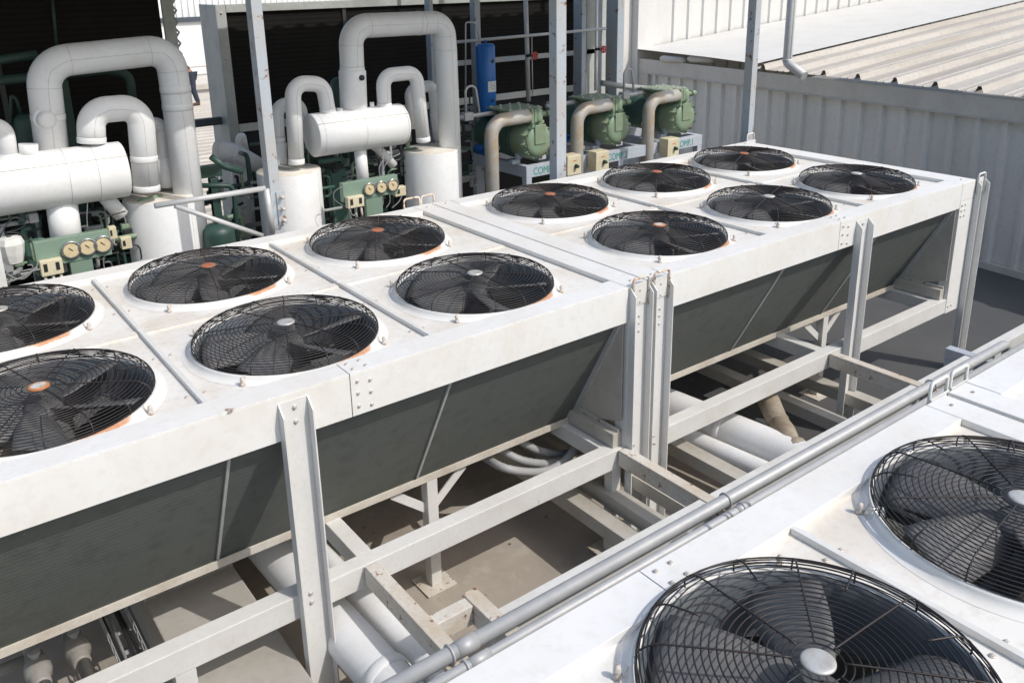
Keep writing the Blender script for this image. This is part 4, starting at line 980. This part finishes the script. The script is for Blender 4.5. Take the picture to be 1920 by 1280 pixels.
pipe([(997, 70), (998, 125), (999, 180)], 4.4, .006, 'thin drop line through the left red valve', 'galv', name='grey_pipe')
pipe([(1129, 58), (1126, 95), (1125, 160)], 4.4, .006, 'thin drop line through the right red valve', 'galv', name='grey_pipe')
a, b = at(850, 122, y=4.7), at(1118, 94, y=4.7); tag(box(a.x, b.x, 4.7, 4.71, (a.z+b.z)/2-.03, (a.z+b.z)/2+.03).build('flat_bar', 'steel_blue', bevel=.001), 'flat grey bar carrying the red valves', 'bar')
pipe([(1128, 156), (1168, 162), (1230, 168)], 4.0, .035, 'dark line running to the right compressor', 'conduit', name='grey_pipe')
for u, v, lab in ((1003, 105, 'red valve wheel behind the left compressor'), (1132, 93, 'red valve wheel near the building corner')):
    p = at(u, v, y=4.35); t = thing('hand_valve', p, lab, 'valve', 'red hand valves')
    MB().tube([p+V((.036*math.cos(k*PI/8)*(1+.12*(k % 2)), 0, .036*math.sin(k*PI/8)*(1+.12*(k % 2)))) for k in range(16)], .010, 8, closed=True).bar(p-V((.036, 0, 0)), p+V((.036, 0, 0)), .01, .012).bar(p-V((0, 0, .036)), p+V((0, 0, .036)), .01, .012).lathe([(.014, -.01), (.014, .015)], p, 'Y', 10, cap0=True).build('wheel', 'red', t)
    MB().tube([p, p+V((0, .08, 0))], .012, 8).tube([p+V((-.06, .08, 0)), p+V((.03, .08, 0))], .018, 8).build('valve_body', 'black', t)

# ------------------------------------------------------------------ clad building at the right
W0 = V((8.9, .35, 0)); WD = V((.131, .991, 0)).normalized(); WN = V((-WD.y, WD.x, 0))   # WN points to the open floor
def wp(t, out, z): p = W0+WD*t+WN*out; return V((p.x, p.y, z))
T0, T1 = -12., 6.87
bl = thing('clad_building', wp(0, 0, FLOOR), 'grey metal clad building with a corrugated lean-to roof at the right', 'building')
prof = [(0, 0), (.175, 0), (.195, .028), (.245, .028), (.265, 0)]
def ribs(fn, t0, t1, pitch, z0, z1, pr):
    vs = []; t = t0; n = 0
    while t < t1:
        for a_, o_ in pr: vs += [fn(t+a_, o_, z0), fn(t+a_, o_, z1)]; n += 1
        t += pitch
    return MB().add(vs, [(2*i, 2*i+2, 2*i+3, 2*i+1) for i in range(n-1)])
ribs(wp, T0, T1-.30, .33, FLOOR+.09, .03, [(0, 0), (.235, 0), (.255, .046), (.310, .046)]).build('wall', 'wall_panel', bl)
def wbox(t0, t1, o0, o1, z0, z1):
    vs = [wp(t, o, z) for z in (z0, z1) for o in (o0, o1) for t in (t0, t1)]
    return MB().add(vs, [(0, 2, 3, 1), (4, 5, 7, 6), (0, 1, 5, 4), (2, 6, 7, 3), (0, 4, 6, 2), (1, 3, 7, 5)])
wbox(T0, T1, .048, .062, .022, .262).build('flashing', 'flash', bl, bevel=.004)
wbox(T0, T1, .0, .085, .012, .0215).build('flashing', 'flash', bl)
wbox(T1-.28, T1+.02, -.1, .064, FLOOR, .262).build('corner_trim', 'flash', bl, bevel=.004)
wbox(T0, T1, .0, .07, FLOOR, FLOOR+.088).build('base_trim', 'flash', bl, bevel=.004)
# lean-to roof rising away from the eave, ribs running up the slope
SL = .075
RD = V((1, 0, 0))
def rf(s, o, up):   # s along the eave (WD), up the slope
    p = W0+WD*s; return V((p.x+up-.10, p.y, .285+o+(up)*SL+.02))
def roof_sheet(s0, s1, up0, up1):
    vs = []; n = 0; s = s0
    while s < s1:
        for a_, o_ in ((0, 0), (.13, 0), (.165, .075), (.205, .075), (.24, 0), (.33, 0), (.345, .012), (.36, 0), (.44, 0), (.455, .012), (.47, 0)):
            vs += [rf(s+a_, o_, up0), rf(s+a_, o_, up1)]; n += 1
        s += .56
    return MB().add(vs, [(2*i, 2*i+2, 2*i+3, 2*i+1) for i in range(n-1)])
roof_sheet(T0, 4.1, 0, 16).build('roof', 'roof', bl)
# smooth flashing apron along the upper wall
aw = MB().add([rf(4.0, .085, 0), rf(6.9, .085, 0), rf(6.9, .085, 16), rf(4.0, .085, 16)], [(0, 1, 2, 3)]); 
vs = [rf(5.0, .10, 0), rf(6.86, .12, 0.), rf(6.86, .12, 16), rf(4.95, .10, 16), rf(4.0, .075, 0), rf(4.0, .075, 16)]
MB().add(vs, [(0, 1, 2, 3), (4, 0, 3, 5)]).build('roof_apron', 'upwall', bl) if 'upwall' in M else MB().add(vs, [(0, 1, 2, 3), (4, 0, 3, 5)]).build('roof_apron', 'flash', bl)
# upper wall facing the camera, ribs upright
ub = thing('tall_clad_building', (10, 7.3, FLOOR), 'taller pale clad building beyond the lean-to roof', 'building')
yc = 7.20; xl = at(1192, 60, y=yc).x
def uw(t, o, z): return V((t, yc-o, z))
ribs(uw, xl+.62, 30, .40, -.5, 4.5, [(0, 0), (.29, 0), (.315, .035), (.375, .035)]).build('wall', 'upwall', ub)
box(xl, xl+.42, yc-.055, yc+.6, FLOOR, 4.5).box(xl+.421, xl+.62, yc-.03, yc+.3, FLOOR, 4.5).build('corner_trim', 'upwall', ub, bevel=.004)
box(xl-.35, xl-.001, yc+.1, yc+8, FLOOR, 4.5).build('side_wall', 'wall_panel', ub, bevel=.004)
# down pipe
t_ = at(1476, 118, y=3.35); e_ = at(1508, 143, y=3.05)
dp = thing('down_pipe', t_, 'grey round downpipe ending in an elbow on the roof edge', 'pipe')
MB().tube(fillet([(t_.x, 3.35, 4.2), (t_.x, 3.35, t_.z), (e_.x, 3.05, e_.z), (e_.x+.05, 2.98, e_.z-.03)], .06, 5), .062, 20).build('pipe_run', 'conduit_l', dp) if 'conduit_l' in M else MB().tube(fillet([(t_.x, 3.35, 4.2), (t_.x, 3.35, t_.z), (e_.x, 3.05, e_.z)], .06, 5), .062, 20).build('pipe_run', 'galv', dp)
MB().tube([(t_.x, 3.35, t_.z+.02), (t_.x, 3.35, t_.z+.05)], .067, 20).build('joint_band', 'galv', dp)
# pale rolls tucked under the apron
for u, lab in ((1262, 'pale bundle tucked under the roof edge, left one'), (1315, 'pale bundle tucked under the roof edge, right one')):
    p = at(u, 112, x=9.62); tag(MB().tube([p+V((0, -.28, 0)), p+V((0, -.22, 0)), p+V((0, .22, 0)), p+V((0, .28, 0))], [.03, .06, .06, .03], 12).build('bundle', 'flash'), lab, 'bundle', 'pale bundles under the roof edge')

# ------------------------------------------------------------------ the far roof, its walls and the worker
fr = MB(); vs = []; n = 0; y = 8.6
while y < 22.3:
    for a_, o_ in ((0, 0), (.16, 0), (.19, .04), (.23, .04), (.26, 0)): vs += [(-12, y+a_, FLOOR+.02+o_), (13.8, y+a_, FLOOR+.02+o_)]; n += 1
    y += .42
tag(fr.add(vs, [(2*i, 2*i+1, 2*i+3, 2*i+2) for i in range(n-1)]).build('far_roof', 'roof'), 'pale corrugated roof seen in the gap between the screens', 'roof')
fw = thing('far_building', (2, 24, FLOOR), 'white building far behind the gap, ribbed above a dark gutter', 'building')
zc = at(395, 166, y=22.4).z; zc2 = at(395, 157, y=22.4).z
box(-20, 14, 22.4, 22.7, FLOOR, zc).build('parapet', 'wall_panel', fw)
box(-20, 14, 22.3, 24.9, zc+.001, zc2).build('parapet_cap', 'flash', fw)
zg0, zg1 = at(345, 42, y=25).z, at(345, 33, y=25).z
box(-20, 14, 25, 25.4, FLOOR, zg0).build('wall', 'farwall', fw)
for v in (125, 140): z_ = at(380, v, y=24.98).z; box(-20, 14, 24.98, 24.999, z_, z_+.03).build('wall_joint', 'flash', fw)
box(-20, 14, 24.9, 25.4, zg0+.001, zg1).build('gutter', 'darkbar', fw)
def fwf(t, o, z): return V((t, 25.1-o, z))
ribs(fwf, -10, 14, .20, zg1+.001, zg1+5, [(0, 0), (.13, 0), (.14, .04), (.19, .04)]).build('upper_wall', 'farwall', fw)
# worker, bent forward behind the pipe
fp = at(371, 197, z=FLOOR+.06)
def person():
    H = V((fp.x-.12, fp.y, FLOOR+.90+.06))
    J = {'pel': H, 'chest': H+V((-.30, 0, .34)), 'neck': H+V((-.42, 0, .46)), 'head': H+V((-.52, 0, .55)), 'crown': H+V((-.60, 0, .62)),
         'hipR': H+V((.02, -.09, -.04)), 'kneeR': V((fp.x-.10, fp.y-.08, FLOOR+.52)), 'ankR': V((fp.x, fp.y-.06, FLOOR+.15)),
         'hipL': H+V((-.02, .09, -.04)), 'kneeL': H+V((-.30, .10, -.42)), 'ankL': H+V((-.32, .10, -.82)),
         'shR': H+V((-.34, -.19, .33)), 'elR': H+V((-.30, -.24, .04)), 'haR': H+V((-.42, -.22, -.18)),
         'shL': H+V((-.34, .19, .33)), 'elL': H+V((-.46, .24, .06)), 'haL': H+V((-.60, .18, -.1))}
    E_ = [('pel', 'chest'), ('chest', 'neck'), ('neck', 'head'), ('head', 'crown'), ('pel', 'hipR'), ('hipR', 'kneeR'), ('kneeR', 'ankR'), ('pel', 'hipL'), ('hipL', 'kneeL'), ('kneeL', 'ankL'),
          ('chest', 'shR'), ('shR', 'elR'), ('elR', 'haR'), ('chest', 'shL'), ('shL', 'elL'), ('elL', 'haL')]
    R = dict(pel=.13, chest=.15, neck=.055, head=.10, crown=.085, hipR=.10, kneeR=.07, ankR=.055, hipL=.10, kneeL=.07, ankL=.055, shR=.06, elR=.045, haR=.035, shL=.06, elL=.045, haL=.035)
    def skin(name, keys, mat, grow, parent=None, org=None):
        ks = [k for k in J if k in keys]; me = bpy.data.meshes.new(name); me.from_pydata([J[k]-org for k in ks], [(ks.index(a), ks.index(b)) for a, b in E_ if a in ks and b in ks], [])
        o = bpy.data.objects.new(name, me); col.objects.link(o); ORG[o.name] = org
        if parent: o.parent = parent
        else: o.location = org
        md = o.modifiers.new('skin', 'SKIN')
        for i, k in enumerate(ks): r = R[k]+grow; me.skin_vertices[0].data[i].radius = (r, r)
        me.skin_vertices[0].data[0].use_root = True
        s = o.modifiers.new('sub', 'SUBSURF'); s.levels = 2; s.render_levels = 2; me.materials.append(M[mat])
        return o
    org = V((H.x-.1, H.y, FLOOR+.02))
    b = skin('person', list(J), 'skin', 0, None, org)
    tag(b, 'worker in dark jeans and brown boots bending forward behind the pipe, mostly hidden', 'person')
    skin('trousers', ['pel', 'hipR', 'kneeR', 'ankR', 'hipL', 'kneeL', 'ankL'], 'jeans', .014, b, org)
    skin('shirt', ['pel', 'chest', 'neck', 'shR', 'elR', 'shL', 'elL'], 'shirt', .012, b, org)
    for k in ('ankR', 'ankL'):
        p = J[k]; MB().lathe([(.05, .09), (.055, .0), (.06, -.04)], p, n=14, cap0=False).tube([p+V((.03, 0, -.05)), p+V((-.05, 0, -.06)), p+V((-.17, 0, -.075)), p+V((-.20, 0, -.08))], [.055, .058, .042, .02], 12).build('boot', 'boot', b)
    hd = J['crown']; MB().lathe([(.001, .10), (.08, .08), (.115, .02), (.118, -.02)], hd, n=16).build('cap', 'shirt', b)
person()
# distant view in the narrow gap
hl = MB(); vs = []; NX, NY = 40, 6
for i in range(NX+1):
    for j in range(NY+1):
        x = 60+i*6; y = 130+j*12; vs.append((x, y, -3+(14+3*math.sin(i*.5)+2*math.sin(i*1.3))*math.sin(PI*j/NY*.5)))
n = NY+1; o = hl.add(vs, [(i*n+j, (i+1)*n+j, (i+1)*n+j+1, i*n+j+1) for i in range(NX) for j in range(NY)], True).build('hill', 'hill', origin=(0, 0, 0)); tag(o, 'distant brown green hillside', kind='structure')
a, b = at(1112, 82, y=32), at(1145, 82, y=32)
sh = thing('far_shed', ((a.x+b.x)/2, 32, FLOOR), 'distant shed with a blue sheet roof in the narrow gap', 'building')
zr0, zr1 = at(1130, 80, y=32).z, at(1130, 34, y=36).z
MB().add([(a.x-4, 32, zr0), (b.x+4, 32, zr0), (b.x+4, 36, zr1), (a.x-4, 36, zr1)], [(0, 1, 2, 3)]).build('roof', 'bluestuff', sh)
box(a.x-4, b.x+4, 32.1, 36, FLOOR, zr0-.03).build('wall', 'farwall', sh)

# ------------------------------------------------------------------ light
SUN = V((.39, -.86, 1.0)).normalized()
ld = bpy.data.lights.new('sun', 'SUN'); ld.energy = 2.45; ld.angle = math.radians(.5); ld.color = (1, .965, .92)
lo = bpy.data.objects.new('sun', ld); col.objects.link(lo); lo.rotation_euler = (-SUN).to_track_quat('-Z', 'Y').to_euler()
w = bpy.data.worlds.new('World'); sc.world = w; w.use_nodes = True; nt = w.node_tree; bgn = nt.nodes['Background']
sky = nt.nodes.new('ShaderNodeTexSky'); sky.sky_type = 'NISHITA'; sky.sun_disc = False
sky.sun_elevation = math.asin(SUN.z); sky.sun_rotation = math.atan2(SUN.x, SUN.y); sky.air_density = 1.2; sky.dust_density = 2.6
nt.links.new(sky.outputs[0], bgn.inputs[0]); bgn.inputs[1].default_value = .15
sc.view_settings.view_transform = 'Standard'; sc.view_settings.look = 'None'; sc.view_settings.exposure = 0.16; sc.view_settings.gamma = 1
sc.render.engine = 'CYCLES'
